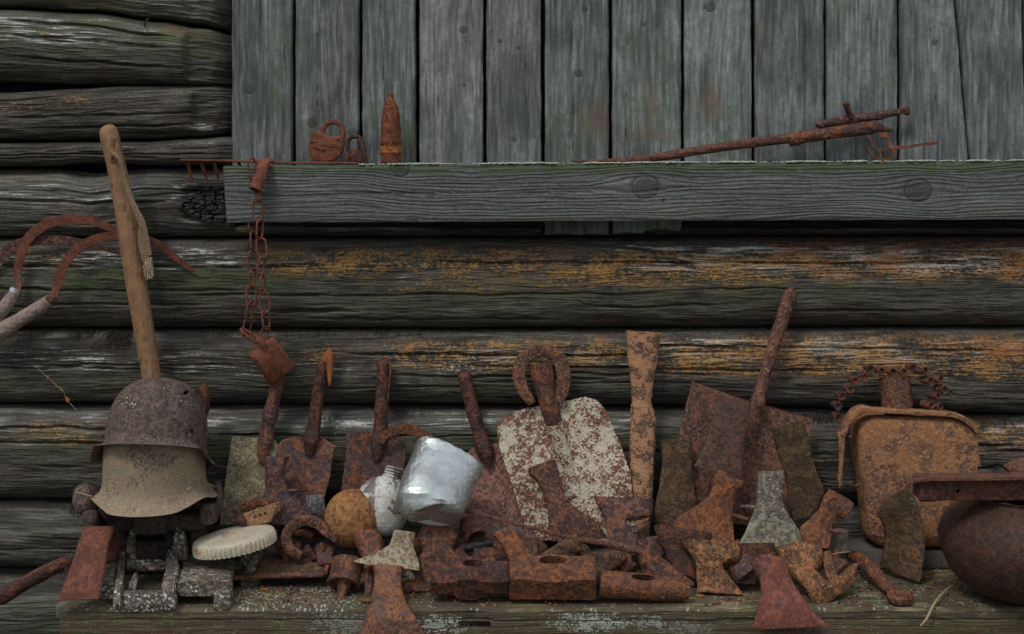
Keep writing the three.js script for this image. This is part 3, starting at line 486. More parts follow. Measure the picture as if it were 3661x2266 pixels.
// ---------------------------------------------------------------- shelf plank
{
  const sh = thing('shelf_plank', 'long horizontal grey plank with swirling grain and two round knots under the boards', 'plank');
  const x0 = 790, x1 = 3960, y0 = 565, y1 = 805, kn = [[2307, 667, 38], [3281, 681, 38], [1542, 699, 9], [1475, 788, 14], [1432, 603, 26]];
  const c1 = hex('#34383a'), c2 = hex('#65696b'), cl = hex('#787d7e'), cg = hex('#3e4a34'), cd = hex('#25282a'), cb = hex('#54483e');
  const t = makeTex(2048, 192, (u, vv, o) => {
    const X = x0 + u * (x1 - x0), Y = y1 - vv * (y1 - y0); let gy = Y + (X - 800) * .006;
    gy += (fbm(X / 620, Y / 140, 2, 3) - .5) * 64 + Math.sin(X / 310) * 8;
    for (const k of kn) { const dx = (X - k[0]) * .42, dy = Y - k[1], d2 = (dx * dx + dy * dy) / (k[2] * k[2] * 2.2); if (d2 < 8) gy += -dy * Math.exp(-d2) * .75; }
    const g1 = .5 + .5 * Math.sin(gy * .45 + fbm(X / 210, gy / 24, 3, 5) * 11), g2 = fbm(X / 90, gy / 3.2, 3, 9), n = fbm(X / 220, Y / 50, 3, 11), sp = vn(X / 7, Y / 2.6, 13), f2 = fbm(X / 26, Y / 16, 3, 15);
    const tt = clamp(g1 * .13 + g2 * .66 + n * .4 - .12);
    for (let q = 0; q < 3; q++) o[q] = lerp(c1[q], c2[q], tt) * (.62 + .76 * sp);
    mixTo(o, cl, ss(.6, .78, g2 * .5 + n * .5) * .5); mixTo(o, cb, ss(.5, .7, n) * ss(720, 790, Y + f2 * 40) * .4);
    mixTo(o, cg, ss(.38, .56, f2 * .55 + n * .2 + .25 * ss(640, 592, Y)) * ss(655, 610, Y) * .85);
    let h = .5 + (g1 - .5) * .45 + (g2 - .5) * .5;
    for (const k of kn) { const dx = (X - k[0]) * .85, dy = Y - k[1], d = Math.hypot(dx, dy) / k[2]; if (d < 2.2) { const rg = .5 + .5 * Math.sin(d * 20); mixTo(o, cd, ss(1.0, .75, d) * (.3 + .3 * rg) + ss(1.3, 1.05, d) * ss(.85, 1.05, d) * .6); h -= ss(1.3, 1.1, d) * ss(.9, 1.05, d) * .4 - ss(1, .8, d) * .2; } }
    { const d = Math.hypot(X - 2370, Y - 717); if (d < 8) { mixTo(o, hex('#4d3527'), 1); h -= .3; } }
    o[3] = h;
  });
  const nx = 260, rings = [], ny = 26, pos = [], uv = [], ix = [];
  const ring = [];
  for (let i = 0; i <= nx; i++) {
    const f = i / nx, top = X => 593 - 17 * (X - 800) / 2860, bot = X => 796 - 11 * (X - 800) / 2860;
    const col = []; const add = (px, py, z) => { const p = W(px, py, .06); col.push([p.x, p.y, z, px, py]); };
    for (let j = 0; j <= ny; j++) { const v = j / ny, Xl = 798 + 13 * v, X = lerp(Xl, 3930, f), Y = lerp(top(X), bot(X), v); const e = Math.min(v, 1 - v) * 200; let z = .06 - .003 * Math.pow(clamp(1 - e / 5), 2) + (fbm(X / 90, Y / 5, 3, 4) - .5) * .0016; const cy = 700 - (X - 900) * .012 + (fbm(X / 90, 3, 3, 9) - .5) * 12; if (Math.abs(Y - cy) < 4 && X > 900 && X < 2500) z -= .003; add(X, Y, z); }
    const Xb = lerp(811, 3930, f), Xt = lerp(798, 3930, f); add(Xb, bot(Xb), .02); add(Xt, top(Xt), .02);
    for (const c of col) { pos.push(c[0], c[1], c[2]); uv.push((c[3] - x0) / (x1 - x0), (y1 - c[4]) / (y1 - y0) + (c[2] < .03 ? .1 : 0)); }
  }
  const n = ny + 3; for (let i = 0; i < nx; i++) for (let j = 0; j < n; j++) { const k = (j + 1) % n, a = i * n + j, b = i * n + k, c = (i + 1) * n + k, d = (i + 1) * n + j; ix.push(a, b, c, a, c, d); }
  for (const [i, fl] of [[0, 1], [nx, 0]]) for (let j = 1; j < n - 1; j++) fl ? ix.push(i * n, i * n + j + 1, i * n + j) : ix.push(i * n, i * n + j, i * n + j + 1);
  const g = new THREE.BufferGeometry(); g.setAttribute('position', new THREE.Float32BufferAttribute(pos, 3)); g.setAttribute('uv', new THREE.Float32BufferAttribute(uv, 2)); g.setIndex(ix);
  part('plank', toCreasedNormals(g, .8), texMat(t, .003, .9), sh);
  { // spacer that carries the plank off the boards
    const a = W(1500, 700, 0), b = W(3900, 690, 0); part('spacer', boxUV(new THREE.BoxGeometry(b.x - a.x, .05, .049).translate((a.x + b.x) / 2, a.y, -.0045), .5), M.grey, sh); }
  // pale crusty lichen along the upper edge
  const r = rng(61), gs = []; for (let i = 0; i < 2600; i++) {
    const X = 1270 + Math.pow(r(), .9) * 2390, dens = fbm(X / 70, 1, 3, 8) + (X > 2350 ? .06 : 0); if (dens < .5 && r() > .12) continue; const Y = 593 - 17 * (X - 800) / 2860;
    const p = W(X, Y - 1.5 - r() * 2 * (dens > .55 ? 1.6 : .8), .058), q = new THREE.IcosahedronGeometry(.0012 + r() * .0024, 0); q.scale(1.4, .6, 1); q.rotateY(r() * 6); q.translate(p.x, p.y, .046 + r() * .015); gs.push(q);
  }
  const l = part('lichen', join(...gs), M.lichen, sh, 'pale crusty lichen along the upper edge'); l.userData.kind = 'stuff';
  settle(sh);
}

// ---------------------------------------------------------------- bench
{
  const bn = thing('bench', 'thick greenish grey wooden bench plank along the log wall carrying the rusty tools', 'bench');
  const x0 = 200, x1 = 3960, c1 = hex('#3b352c'), c2 = hex('#585041'), cg = hex('#474a2c'), cd = hex('#2c2920'), cw = hex('#8a9490'), cr = hex('#4a2c20'), cl = hex('#857a64');
  const blue = [[1570, 2215, 90, 40, 1], [2120, 2205, 130, 40, 1], [1250, 2215, 120, 50, .5], [2320, 2205, 60, 30, .6], [2450, 2230, 100, 24, .4]];
  const mk = (front) => makeTex(2048, front ? 128 : 320, (u, v, o) => {
    const X = x0 + u * (x1 - x0), Y = front ? 2270 - v * 110 : 1970 + (1 - v) * 210; let gy = Y + (fbm(X / 500, Y / 60, 2, 3) - .5) * 50;
    const g1 = fbm(X / 260, gy / 7, 3, 5), g2 = fbm(X / 60, gy / 2.6, 2, 9), n = fbm(X / 170, Y / 60, 3, 11), sp = vn(X / 6, Y / 3, 13), f2 = fbm(X / 22, Y / 14, 3, 15);
    const tt = ss(.25, .75, g1 * .5 + g2 * .3 + n * .2); for (let q = 0; q < 3; q++) o[q] = lerp(c1[q], c2[q], tt) * (.78 + .44 * sp) ;
    mixTo(o, cg, ss(.46, .62, n * .6 + f2 * .4) * .7); mixTo(o, cd, ss(.6, .72, g1) * .55);
    if (!front) mixTo(o, cl, ss(.5, .66, g2 * .5 + n * .5) * .6 * ss(1450, 2300, X));
    if (front) { mixTo(o, cr, ss(.52, .62, fbm(X / 60, Y / 20, 2, 21) + (Y > 2240 ? .06 : -.16)) * .5); for (const q of blue) { const d = Math.hypot((X - q[0]) / q[2], (Y - q[1]) / q[3]); if (d < 1.3) mixTo(o, cw, ss(.5, .62, vn(X / 5, Y / 5, 31) * .6 + f2 * .4 + (1 - d) * .25) * q[4] * .8); } mixTo(o, cw, ss(.7, .76, vn(X / 4, Y / 4, 33) * .6 + f2 * .4) * .5); }
    else { const wl = worley(X / 11 + f2, Y / 5, 3, 255), k = ss(.42, .3, wl[0]) * ss(.62, .72, wl[1] * .5 + f2 * .5 + (X < 1260 && X > 820 ? .14 : -.02)); mixTo(o, cw, k * .8); const d = Math.hypot((X - 3057) / 26, (Y - 2122) / 16); mixTo(o, hex('#55601f'), ss(1.1, .6, d + (f2 - .5)) * .9); }
    o[3] = .5 + (g1 - .5) * .6 + (g2 - .5) * .5;
  });
  const mt = texMat(mk(false), .003, .92), mf = texMat(mk(true), .003, .92);
  const zf = .332, zbk = -.012, th = .047, nx = 380, top = [], L = W(220, 2170, zf).x, R = W(3940, 2170, zf).x, nd = 40;
  const edgeZ = x => { const px = x / (DIST - zf) * FOC + CX; return zf + (fbm(px / 90, 2, 3, 7) - .5) * .006; };
  const drop = (px, z) => { let d = (fbm(px / 140, z * 60, 3, 5) - .5) * .005; const e = (zf - z); if (px > 955 && px < 1235) { const s2 = ss(955, 965, px) * ss(1235, 1180, px) * ss(.027, .022, e) * ss(.006, .010, e); d -= .009 * s2 * (.6 + .8 * fbm(px / 20, e * 900, 2, 3)); } return d; };
  { const pos = [], uv = [], ix = []; for (let i = 0; i <= nx; i++) for (let j = 0; j <= nd; j++) { const x = lerp(L, R, i / nx), f = Math.pow(j / nd, .7), z = lerp(zbk, edgeZ(x), f), px = x / (DIST - zf) * FOC + CX; const e = (1 - f) * (zf - zbk); pos.push(x, BENCH - .002 + drop(px, z) * .8 - .006 * Math.pow(clamp(1 - e / .008), 2), z); uv.push((px - x0) / (x1 - x0), 1 - f); }
    const n = nd + 1; for (let i = 0; i < nx; i++) for (let j = 0; j < nd; j++) { const a = i * n + j; ix.push(a, a + 1, a + n + 1, a, a + n + 1, a + n); }
    const fp = [], fu = [], fi = [], nf = 16; for (let i = 0; i <= nx; i++) for (let j = 0; j <= nf + 2; j++) { const x = lerp(L, R, i / nx), f = Math.min(1, j / nf), px = x / (DIST - zf) * FOC + CX, y = BENCH - .008 - f * th; let z = edgeZ(x) + (fbm(px / 120, f * 6, 3, 6) - .5) * .003 - .004 * Math.pow(clamp(f * 12 - 11), 2); if (px > 1640 && px < 1757 && f > .38 && f < .68) z -= .02 * ss(1640, 1646, px) * ss(1757, 1751, px); if (Math.abs(f - .34 - (fbm(px / 200, 1, 2, 3) - .5) * .1) < .035) z -= .003; if (j === nf + 1) z = zbk; const yy = j === nf + 2 ? BENCH - .004 : y; if (j === nf + 2) z = zbk; fp.push(x, j === 0 ? BENCH - .0085 : yy, j === 0 ? edgeZ(x) : z); fu.push((px - x0) / (x1 - x0), 1 - f); }
    const m = nf + 3; for (let i = 0; i < nx; i++) for (let j = 0; j < m - 1; j++) { const a = i * m + j; fi.push(a, a + 1, a + m + 1, a, a + m + 1, a + m); }
    const mkG = (p, u, q) => { const g = new THREE.BufferGeometry(); g.setAttribute('position', new THREE.Float32BufferAttribute(p, 3)); g.setAttribute('uv', new THREE.Float32BufferAttribute(u, 2)); g.setIndex(q); g.computeVertexNormals(); return g; };
    part('seat_top', mkG(pos, uv, ix), mt, bn); part('seat_edge', toCreasedNormals(mkG(fp, fu, fi), .8), mf, bn);
    part('end_face', boxUV(new THREE.BoxGeometry(.004, th - .004, zf - zbk - .008).translate(L - .0018, BENCH - .009 - th / 2, (zf + zbk) / 2 - .002), .5), M.grey, bn);
  }
  for (const px of [420, 1830, 3300]) part('leg', boxUV(new RoundedBoxGeometry(.09, BENCH - .055, .22, 2, .006).translate(W(px, 2170, zf).x, (BENCH - .055) / 2, .14), .5), M.grey, bn);
  settle(bn);
  // timber at the back of the bench that the spades stand on
  const lg = thing('back_timber', 'rough grey timber lying at the back of the bench under the leaning spades', 'timber');
  const a = W(860, 1900, .04).x, b = W(3560, 1900, .04).x; part('timber', fin(rough(new RoundedBoxGeometry(b - a, .042, .088, 6, .006).translate((a + b) / 2, BENCH + .0195, .04), .002, 60), .7), M.grey, lg); settle(lg);
  const g2 = thing('grey_board', 'short grey weathered board lying behind the long rusty rod', 'board');
  part('board', fin(plate('E', [[860, 520, 860, 610, .085, 14, .1], [1000, 500, 1000, 600, .085, 14, .1], [1250, 500, 1250, 600, .085, 14, .1]], { sub: 2 }), .5), M.grey, g2); settle(g2);
}

// ================================================================ things on and under the shelf
const shelfY = px => W(px, 593 - 17 * (px - 800) / 2860, .06).y + .0005;
function extr(f, pts, depth, bevel, z, holes = []) {                 // outline (frame pixels) extruded from z backwards
  const toP = q => { const p = FW(f, q[0], q[1], z); return new THREE.Vector2(p.x, p.y); };
  const s = new THREE.Shape(); s.setFromPoints(new THREE.CatmullRomCurve3(pts.map(q => { const p = toP(q); return V(p.x, p.y, 0); }), true, 'centripetal').getPoints(pts.length * 5).slice(0, -1).map(p => new THREE.Vector2(p.x, p.y)));
  for (const h of holes) { const q = new THREE.Path(); q.setFromPoints(h.map(toP)); s.holes.push(q); }
  const g = new THREE.ExtrudeGeometry(s, { depth: depth - 2 * bevel, bevelEnabled: true, bevelThickness: bevel, bevelSize: bevel, bevelOffset: -bevel, bevelSegments: 3, curveSegments: 12 });
  g.translate(0, 0, z - depth + bevel); let q = mergeVertices((() => { g.deleteAttribute('uv'); g.deleteAttribute('normal'); return g; })(), 1e-6); q.computeVertexNormals(); return q;
}
const circ = (x, y, rx, ry = rx, n = 14) => Array.from({ length: n }, (_, i) => [x + rx * Math.cos(-i / n * 6.2832), y + ry * Math.sin(-i / n * 6.2832)]);

{ // rake head: bar on the plank's back edge, teeth behind the plank, socket bent forward over it
  const g = thing('rake_head', 'rusty iron rake head lying on the shelf plank with its socket hanging over the front', 'rake');
  part('bar', fin(rough(plate('I', [[-603, 846, -603, 868, .03, 18], [-300, 848, -300, 872, .03, 18], [0, 852, 0, 882, .03, 20], [240, 858, 240, 892, .03, 20], [500, 874, 500, 902, .03, 20], [900, 874, 900, 904, .03, 20], [1388, 880, 1388, 908, .03, 20]], { nx: 6 }), .0008, 90), .6), iron('lock'), g);
  for (const t of [[[1120, 972], [1133, 1000], [1146, 1055], [1156, 1096]], [[1200, 970], [1216, 1000], [1232, 1045], [1244, 1078]], [[1280, 970], [1292, 1000], [1304, 1040], [1312, 1076]], [[1360, 972], [1370, 990], [1380, 1030], [1386, 1060]], [[1430, 972], [1440, 990], [1450, 1030], [1456, 1060]]])
    part('tooth', fin(ribbon('Z1', t.map((p, i) => [p[0], p[1], [.024, .012, .008, .006][i], [9, 11, 10, 4][i]]), 8, { nx: 5 })), iron('lock'), g);
  part('socket', fin(rough(rod('I', [[345, 866, .044, 88, .35], [325, 905, .07, 75, .62], [308, 960, .082, 66, .9], [290, 1040, .086, 68, 1], [262, 1110, .09, 72, 1], [228, 1195, .096, 76, 1]], { n: 26, hollow: .0035, deep: .75 }), .0012, 70), .8), iron('lock'), g);
  part('tang', fin(plate('I', [[200, 858, 215, 884, .034, 7], [300, 856, 300, 896, .038, 7], [400, 862, 395, 900, .038, 7], [500, 866, 490, 886, .034, 5]], { nx: 6 })), iron('lock'), g);
  settle(g);
}
// chain: each link a closed ring of wire; [x, y, length, angle of lean, turn about its length], Z4 pixels
function linkGeo(L, wd, r) { const pts = [], a = L / 2 - wd / 2; for (let i = 0; i < 28; i++) { const t = i / 28 * Math.PI * 2, c = Math.cos(t), s = Math.sin(t); pts.push(V(wd / 2 * s, (c > 0 ? a : -a) * (Math.abs(c) > .02 ? 1 : 0) + wd / 2 * c, 0)); } return new THREE.TubeGeometry(new THREE.CatmullRomCurve3(pts, true), 40, r, 7, true); }
{
  const g = thing('chain', 'doubled rusty iron chain hanging from the shelf plank down to a padlock', 'chain');
  const base = linkGeo(.040, .0195, .0023);
  const L = [[1551, -12, .075, 0, 70, .9], [1550, 85, .074, 0, 8, 1], [1561, 198, .072, 3, 62, 1], [1572, 312, .07, -8, 14, 1], [1570, 420, .068, 8, 66, 1], [1580, 535, .066, -4, 72, 1], [1590, 640, .064, -4, 10, 1], [1597, 742, .062, -6, 58, 1], [1588, 832, .06, 22, 30, .85],
    [1507, 165, .045, -4, 70, .9], [1524, 268, .05, -3, 64, 1], [1519, 385, .052, 8, 12, 1], [1517, 495, .054, 3, 66, 1], [1509, 600, .055, 3, 14, 1], [1500, 695, .056, 10, 60, 1], [1484, 790, .057, 12, 48, .95]];
  for (const [x, y, z, lean, turn, sc] of L) { const q = base.clone().scale(sc, sc, sc); q.applyMatrix4(new THREE.Matrix4().makeRotationZ(-lean * Math.PI / 180).multiply(new THREE.Matrix4().makeRotationY(turn * Math.PI / 180))); const p = FW('Z4', x, y, z); q.translate(p.x, p.y, p.z); part('link', fin(rough(q, .0005, 120, 4), 1.2), iron('lock'), g); }
  { const q = linkGeo(.05, .024, .0023); q.applyMatrix4(new THREE.Matrix4().makeRotationZ(.14).multiply(new THREE.Matrix4().makeRotationY(1.0))); const p = FW('I', 205, 975, .073); q.translate(p.x, p.y, p.z); part('link', fin(q, 1.2), iron('lock'), g); }
  settle(g);
  const k = thing('hanging_padlock', 'boxy rusty padlock hanging tilted from the end of the chain', 'padlock');
  part('body', fin(at(rough((() => { const b = new RoundedBoxGeometry(.063, .08, .038, 6, .008); b.deleteAttribute('uv'); b.deleteAttribute('normal'); const q = mergeVertices(b, 1e-6); q.computeVertexNormals(); return q; })(), .0012, 45, 6), FW('Z4', 1630, 985, .05), .1, .38, .58), .8), iron('lock'), k);
  part('hasp', fin(plate('Z4', [[1528, 858, 1562, 838, .082, 4], [1545, 885, 1585, 862, .084, 4], [1562, 905, 1598, 890, .083, 4]], { nx: 6 })), iron('lock'), k);
  part('shackle', fin(rod('Z4', [[1556, 888, .072, 9], [1520, 868, .076, 10], [1478, 835, .08, 10], [1450, 808, .08, 10], [1458, 798, .07, 10], [1500, 822, .062, 10], [1560, 856, .058, 9]], { n: 9 }), 1.2), iron('lock'), k);
  settle(k);
}
{ // big padlock
  const g = thing('large_padlock', 'large rusty heart shaped padlock with keyhole and cover flap leaning on the grey boards', 'padlock');
  const zf = .028, key = [[977, 783], [990, 792], [990, 806], [982, 814], [972, 846], [948, 842], [962, 810], [960, 794], [966, 785]].reverse();
  const pb = part('body', fin(rough(extr('I', [[925, 522], [965, 524], [1000, 556], [1050, 585], [1110, 592], [1170, 584], [1215, 588], [1228, 640], [1222, 720], [1190, 800], [1130, 856], [1060, 876], [960, 874], [890, 858], [845, 810], [824, 745], [826, 680], [850, 600], [880, 548]], .022, .0035, zf, [key]), .0007, 80), .6), iron('lock'), g);
  part('key_chamber', fin(at(new THREE.BoxGeometry(.02, .03, .003), FW('I', 970, 815, zf - .017))), iron('dark'), g);
  part('shackle', fin(rod('I', [[985, 555, zf - .011, 30], [990, 520, zf - .011, 31], [1020, 460, zf - .011, 31], [1075, 430, zf - .011, 32], [1140, 430, zf - .011, 32], [1195, 470, zf - .011, 32], [1220, 540, zf - .011, 31], [1212, 610, zf - .011, 28]], { n: 14 }), 1.2), iron('lock'), g);
  const fl = part('cover_flap', fin(plate('I', [[880, 680, 880, 712, zf + .0012, 3], [915, 660, 895, 718, zf + .0015, 3], [960, 690, 940, 732, zf + .0015, 3], [1000, 715, 985, 752, zf + .002, 4], [1018, 730, 1000, 756, zf + .002, 4]], { nx: 6 })), iron('lock'), g);
  part('cover_plate', fin(plate('I', [[845, 640, 842, 662, zf + .0006, 2], [920, 620, 915, 660, zf + .0008, 2], [960, 640, 965, 690, zf + .0008, 2], [1020, 655, 1030, 690, zf + .0008, 2], [1060, 670, 1055, 710, zf + .0008, 2], [1120, 660, 1125, 712, zf + .0008, 2], [1190, 700, 1180, 745, zf + .0006, 2]], { nx: 6 })), iron('lock'), g);
  for (const [x, y, r] of [[880, 566, 8], [968, 580, 8], [1162, 624, 14], [838, 748, 8], [1182, 714, 9], [1118, 830, 8], [995, 738, 16]]) part('rivet', fin(at(new THREE.SphereGeometry(r / 3.15 / 1720, 10, 6).scale(1, 1, .7), FW('I', x, y, zf + .001))), iron('lock'), pb);
  settle(g);
}
{
  const g = thing('small_padlock', 'small broken dark rusty padlock frame standing beside the large padlock', 'padlock');
  part('shackle', fin(rough(rod('I', [[1270, 900, .03, 22], [1272, 800, .028, 23], [1270, 680, .024, 25], [1290, 610, .022, 27], [1345, 583, .02, 28], [1405, 610, .022, 28], [1435, 680, .024, 30], [1455, 780, .028, 30], [1482, 895, .03, 26]], { n: 14 }), .0016, 110), 1.2), iron('dark'), g);
  part('body', fin(rough(plate('I', [[1300, 752, 1428, 752, .028, 12], [1296, 800, 1440, 800, .029, 14], [1292, 850, 1455, 850, .03, 14], [1290, 895, 1465, 898, .03, 14]], { nx: 10 }), .001, 90)), iron('dark'), g);
  settle(g);
}
{ // projectile
  const g = thing('shell', 'rusty pointed artillery shell standing on the shelf plank with an orange band', 'shell');
  const k = 1 / 3.15 / FOC * 2.965, prof = [[2, 905], [95, 905], [108, 895], [113, 850], [115, 775], [117, 770]], up = [[116, 690], [114, 680], [115, 600], [114, 500], [108, 420], [96, 330], [82, 255], [64, 205], [44, 150], [28, 110], [16, 92], [2, 86]];
  const lat = P => new THREE.LatheGeometry(P.map(p => new THREE.Vector2(p[0] * k, (905 - p[1]) * k)), 40);
  const c = FW('I', 1758, 908, .035); c.y = shelfY(1398); const tl = .012;
  const dense = P => smoothRows(P, 4);
  const norm = q => { q.computeVertexNormals(); return q; };
  const mk2 = (P, a, kind, name) => { const q = lat(dense(P)); q.deleteAttribute('uv'); q.deleteAttribute('normal'); const w = norm(mergeVertices(q, 1e-6)); part(name, fin(at(rough(w, a, 120, 5), c, -.04, 0, tl), .9), iron(kind), g); };
  mk2([[2, 905], [92, 905], [107, 897], [112, 860], [114, 800], [115, 772], [2, 772]], .0016, 'shell', 'base');
  mk2([[2, 773], [116, 773], [119, 765], [119, 730], [118, 695], [115, 688], [2, 688]], .0006, 'band', 'driving_band');
  mk2([[2, 689], [114, 689], [114, 600], [113, 500], [107, 420], [96, 330], [84, 262], [60, 200], [42, 150], [27, 112], [14, 92], [1, 86]], .0018, 'shell', 'body');
  settle(g);
}
{ // remains of a rifle
  const g = thing('rifle_remains', 'rusted rifle barrel and receiver resting on the shelf plank against the boards', 'rifle');
  const J = (x, y) => [2880 + x / 4.698, 340 + y / 4.698];
  const Z = 'Z3';
  part('barrel', fin(rough(rod(Z, [[-605, 967, .035, 4], [-560, 967, .034, 7], [-400, 966, .03, 14], [-200, 956, .028, 20], [0, 932, .022, 27], [200, 898, .018, 28], [400, 868, .015, 29], [560, 848, .012, 30], [720, 828, .01, 32]], { n: 16 }), .0016, 110), 1), iron('rail'), g);
  part('receiver', fin(rough(rod('J', [[-272, 740, .01, 116], [-250, 738, .01, 126], [-120, 722, .01, 118], [0, 698, .01, 108], [300, 660, .008, 102], [600, 615, .006, 106], [900, 575, .005, 112], [1150, 540, .004, 106], [1230, 545, .004, 92], [1290, 570, .004, 56], [1370, 582, .004, 38], [1468, 590, .004, 34]], { n: 16, flat: .8 }), .002, 90, 7), 1), iron('brown'), g);
  part('bolt', fin(rough(rod('J', [[180, 446, .004, 32], [240, 492, .004, 72], [420, 458, .003, 76], [700, 414, .002, 76], [1000, 378, .001, 76], [1250, 336, 0, 80], [1450, 296, 0, 70], [1570, 277, 0, 48], [1660, 268, 0, 38]], { n: 16, flat: .8 }), .0022, 110, 8), 1), iron('purple'), g);
  part('bolt_handle', fin(rough(rod('J', [[760, 370, .004, 75], [730, 300, .008, 55], [705, 250, .012, 42], [690, 190, .016, 52], [680, 150, .018, 58]], { n: 14, roundB: true }), .0016, 110), 1), iron('dark'), g);
  part('cocking_piece', fin(rough(rod('J', [[1640, 272, 0, 50], [1675, 268, 0, 78], [1700, 264, 0, 86], [1735, 262, 0, 74]], { n: 14 }), .0014, 120), 1), iron('dark'), g);
  part('trigger_guard', fin(rough(ribbon('J', [[1050, 900, .02, 16], [1090, 990, .02, 24], [1180, 1065, .02, 26], [1300, 1088, .02, 25], [1410, 1065, .02, 25], [1462, 990, .02, 26], [1440, 930, .02, 28], [1380, 905, .02, 26], [1290, 920, .02, 20], [1205, 965, .02, 7]], 9, { nx: 6 }), .001, 120), 1), iron('lock'), g);
  part('guard_strap', fin(ribbon('J', [[1050, 670, .012, 42], [1090, 760, .014, 36], [1140, 860, .017, 34], [1200, 915, .02, 26], [1240, 935, .02, 14]], 6, { nx: 6 }), 1), iron('brown'), g);
  part('rear_strap', fin(rough(ribbon('J', [[1370, 640, .01, 14], [1390, 730, .012, 20], [1420, 850, .016, 26], [1460, 900, .02, 40], [1530, 880, .02, 32], [1650, 875, .02, 26], [1850, 845, .02, 25], [2050, 815, .02, 26], [2190, 805, .02, 24], [2224, 820, .02, 10]], 6, { nx: 6 }), .0008, 120), 1), iron('lock'), g);
  part('stub', fin(rod('J', [[2130, 800, .02, 14], [2128, 750, .02, 11], [2116, 712, .02, 5]], { n: 8 }), 1), iron('lock'), g);
  part('trigger', fin(ribbon('J', [[1280, 950, .018, 16], [1310, 1010, .018, 14], [1322, 1070, .018, 10]], 5, { nx: 5 }), 1), iron('dark'), g);
  part('wood_stub', fin(plate('J', [[1240, 640, 1370, 630, .008, 14], [1240, 700, 1360, 705, .008, 14]], { nx: 6, edge: 12 })), M.splint, g, 'orange splinter of wooden stock');
  settle(g);
}
// ================================================================ wall left: stick and sickles
{
  const g = thing('wooden_club', 'smooth brown wooden handle with a rope loop leaning on the log wall behind the helmets', 'handle');
  const stick = rod('N', [[388, 470, .05, 32], [395, 500, .051, 34], [409, 560, .052, 33], [428, 650, .054, 35], [446, 745, .056, 37], [466, 878, .058, 38], [485, 1000, .06, 38], [505, 1117, .062, 37], [525, 1240, .063, 36], [544, 1355, .064, 34], [570, 1520, .066, 34], [588, 1640, .068, 34]], { n: 22, roundA: true, sub: 6 });
  part('stick', fin(rough(stick, .0016, 16, 4), 1, .18), M.club, g);
  const st = part('rope', fin(rough(rod('Z4', [[672, -228, .075, 12], [690, -250, .086, 13], [720, -215, .086, 15], [738, -150, .083, 15, .8], [756, -70, .082, 15, .7], [788, 20, .082, 16, .7], [818, 90, .082, 20, .6], [846, 150, .082, 22, .55], [870, 230, .08, 22, .55], [885, 300, .078, 20, .6], [900, 360, .078, 16, .7]], { n: 14, sub: 6 }), .0012, 160), 1.2, .03), M.rope, g);
  part('rope_strand', fin(rough(rod('Z4', [[845, 190, .082, 16], [850, 270, .08, 22, .7], [866, 350, .078, 24, .7], [885, 400, .076, 24, .7]], { n: 12, sub: 5 }), .0015, 160), 1.2, .03), M.rope, st);
  const r = rng(71), gs = []; for (let i = 0; i < 110; i++) { const a = FW('Z4', 868 + r() * 50, 365 + r() * 50, .074 + r() * .012), b = FW('Z4', 880 + (r() - .3) * 62, 430 + r() * 75, .07 + r() * .02), m = a.clone().lerp(b, .5).add(V((r() - .5) * .008, 0, (r() - .3) * .008)); gs.push(new THREE.TubeGeometry(new THREE.CatmullRomCurve3([a, m, b]), 4, .0006 + r() * .0003, 3)); }
  part('frayed_end', join(...gs), M.fray, st, 'frayed pale rope end'); part('rope_hole', fin(at(new THREE.TorusGeometry(.0075, .0022, 8, 18).scale(1, 1.2, .5), FW('Z4', 676, -234, .0735))), M.club, g);
  settle(g);
}
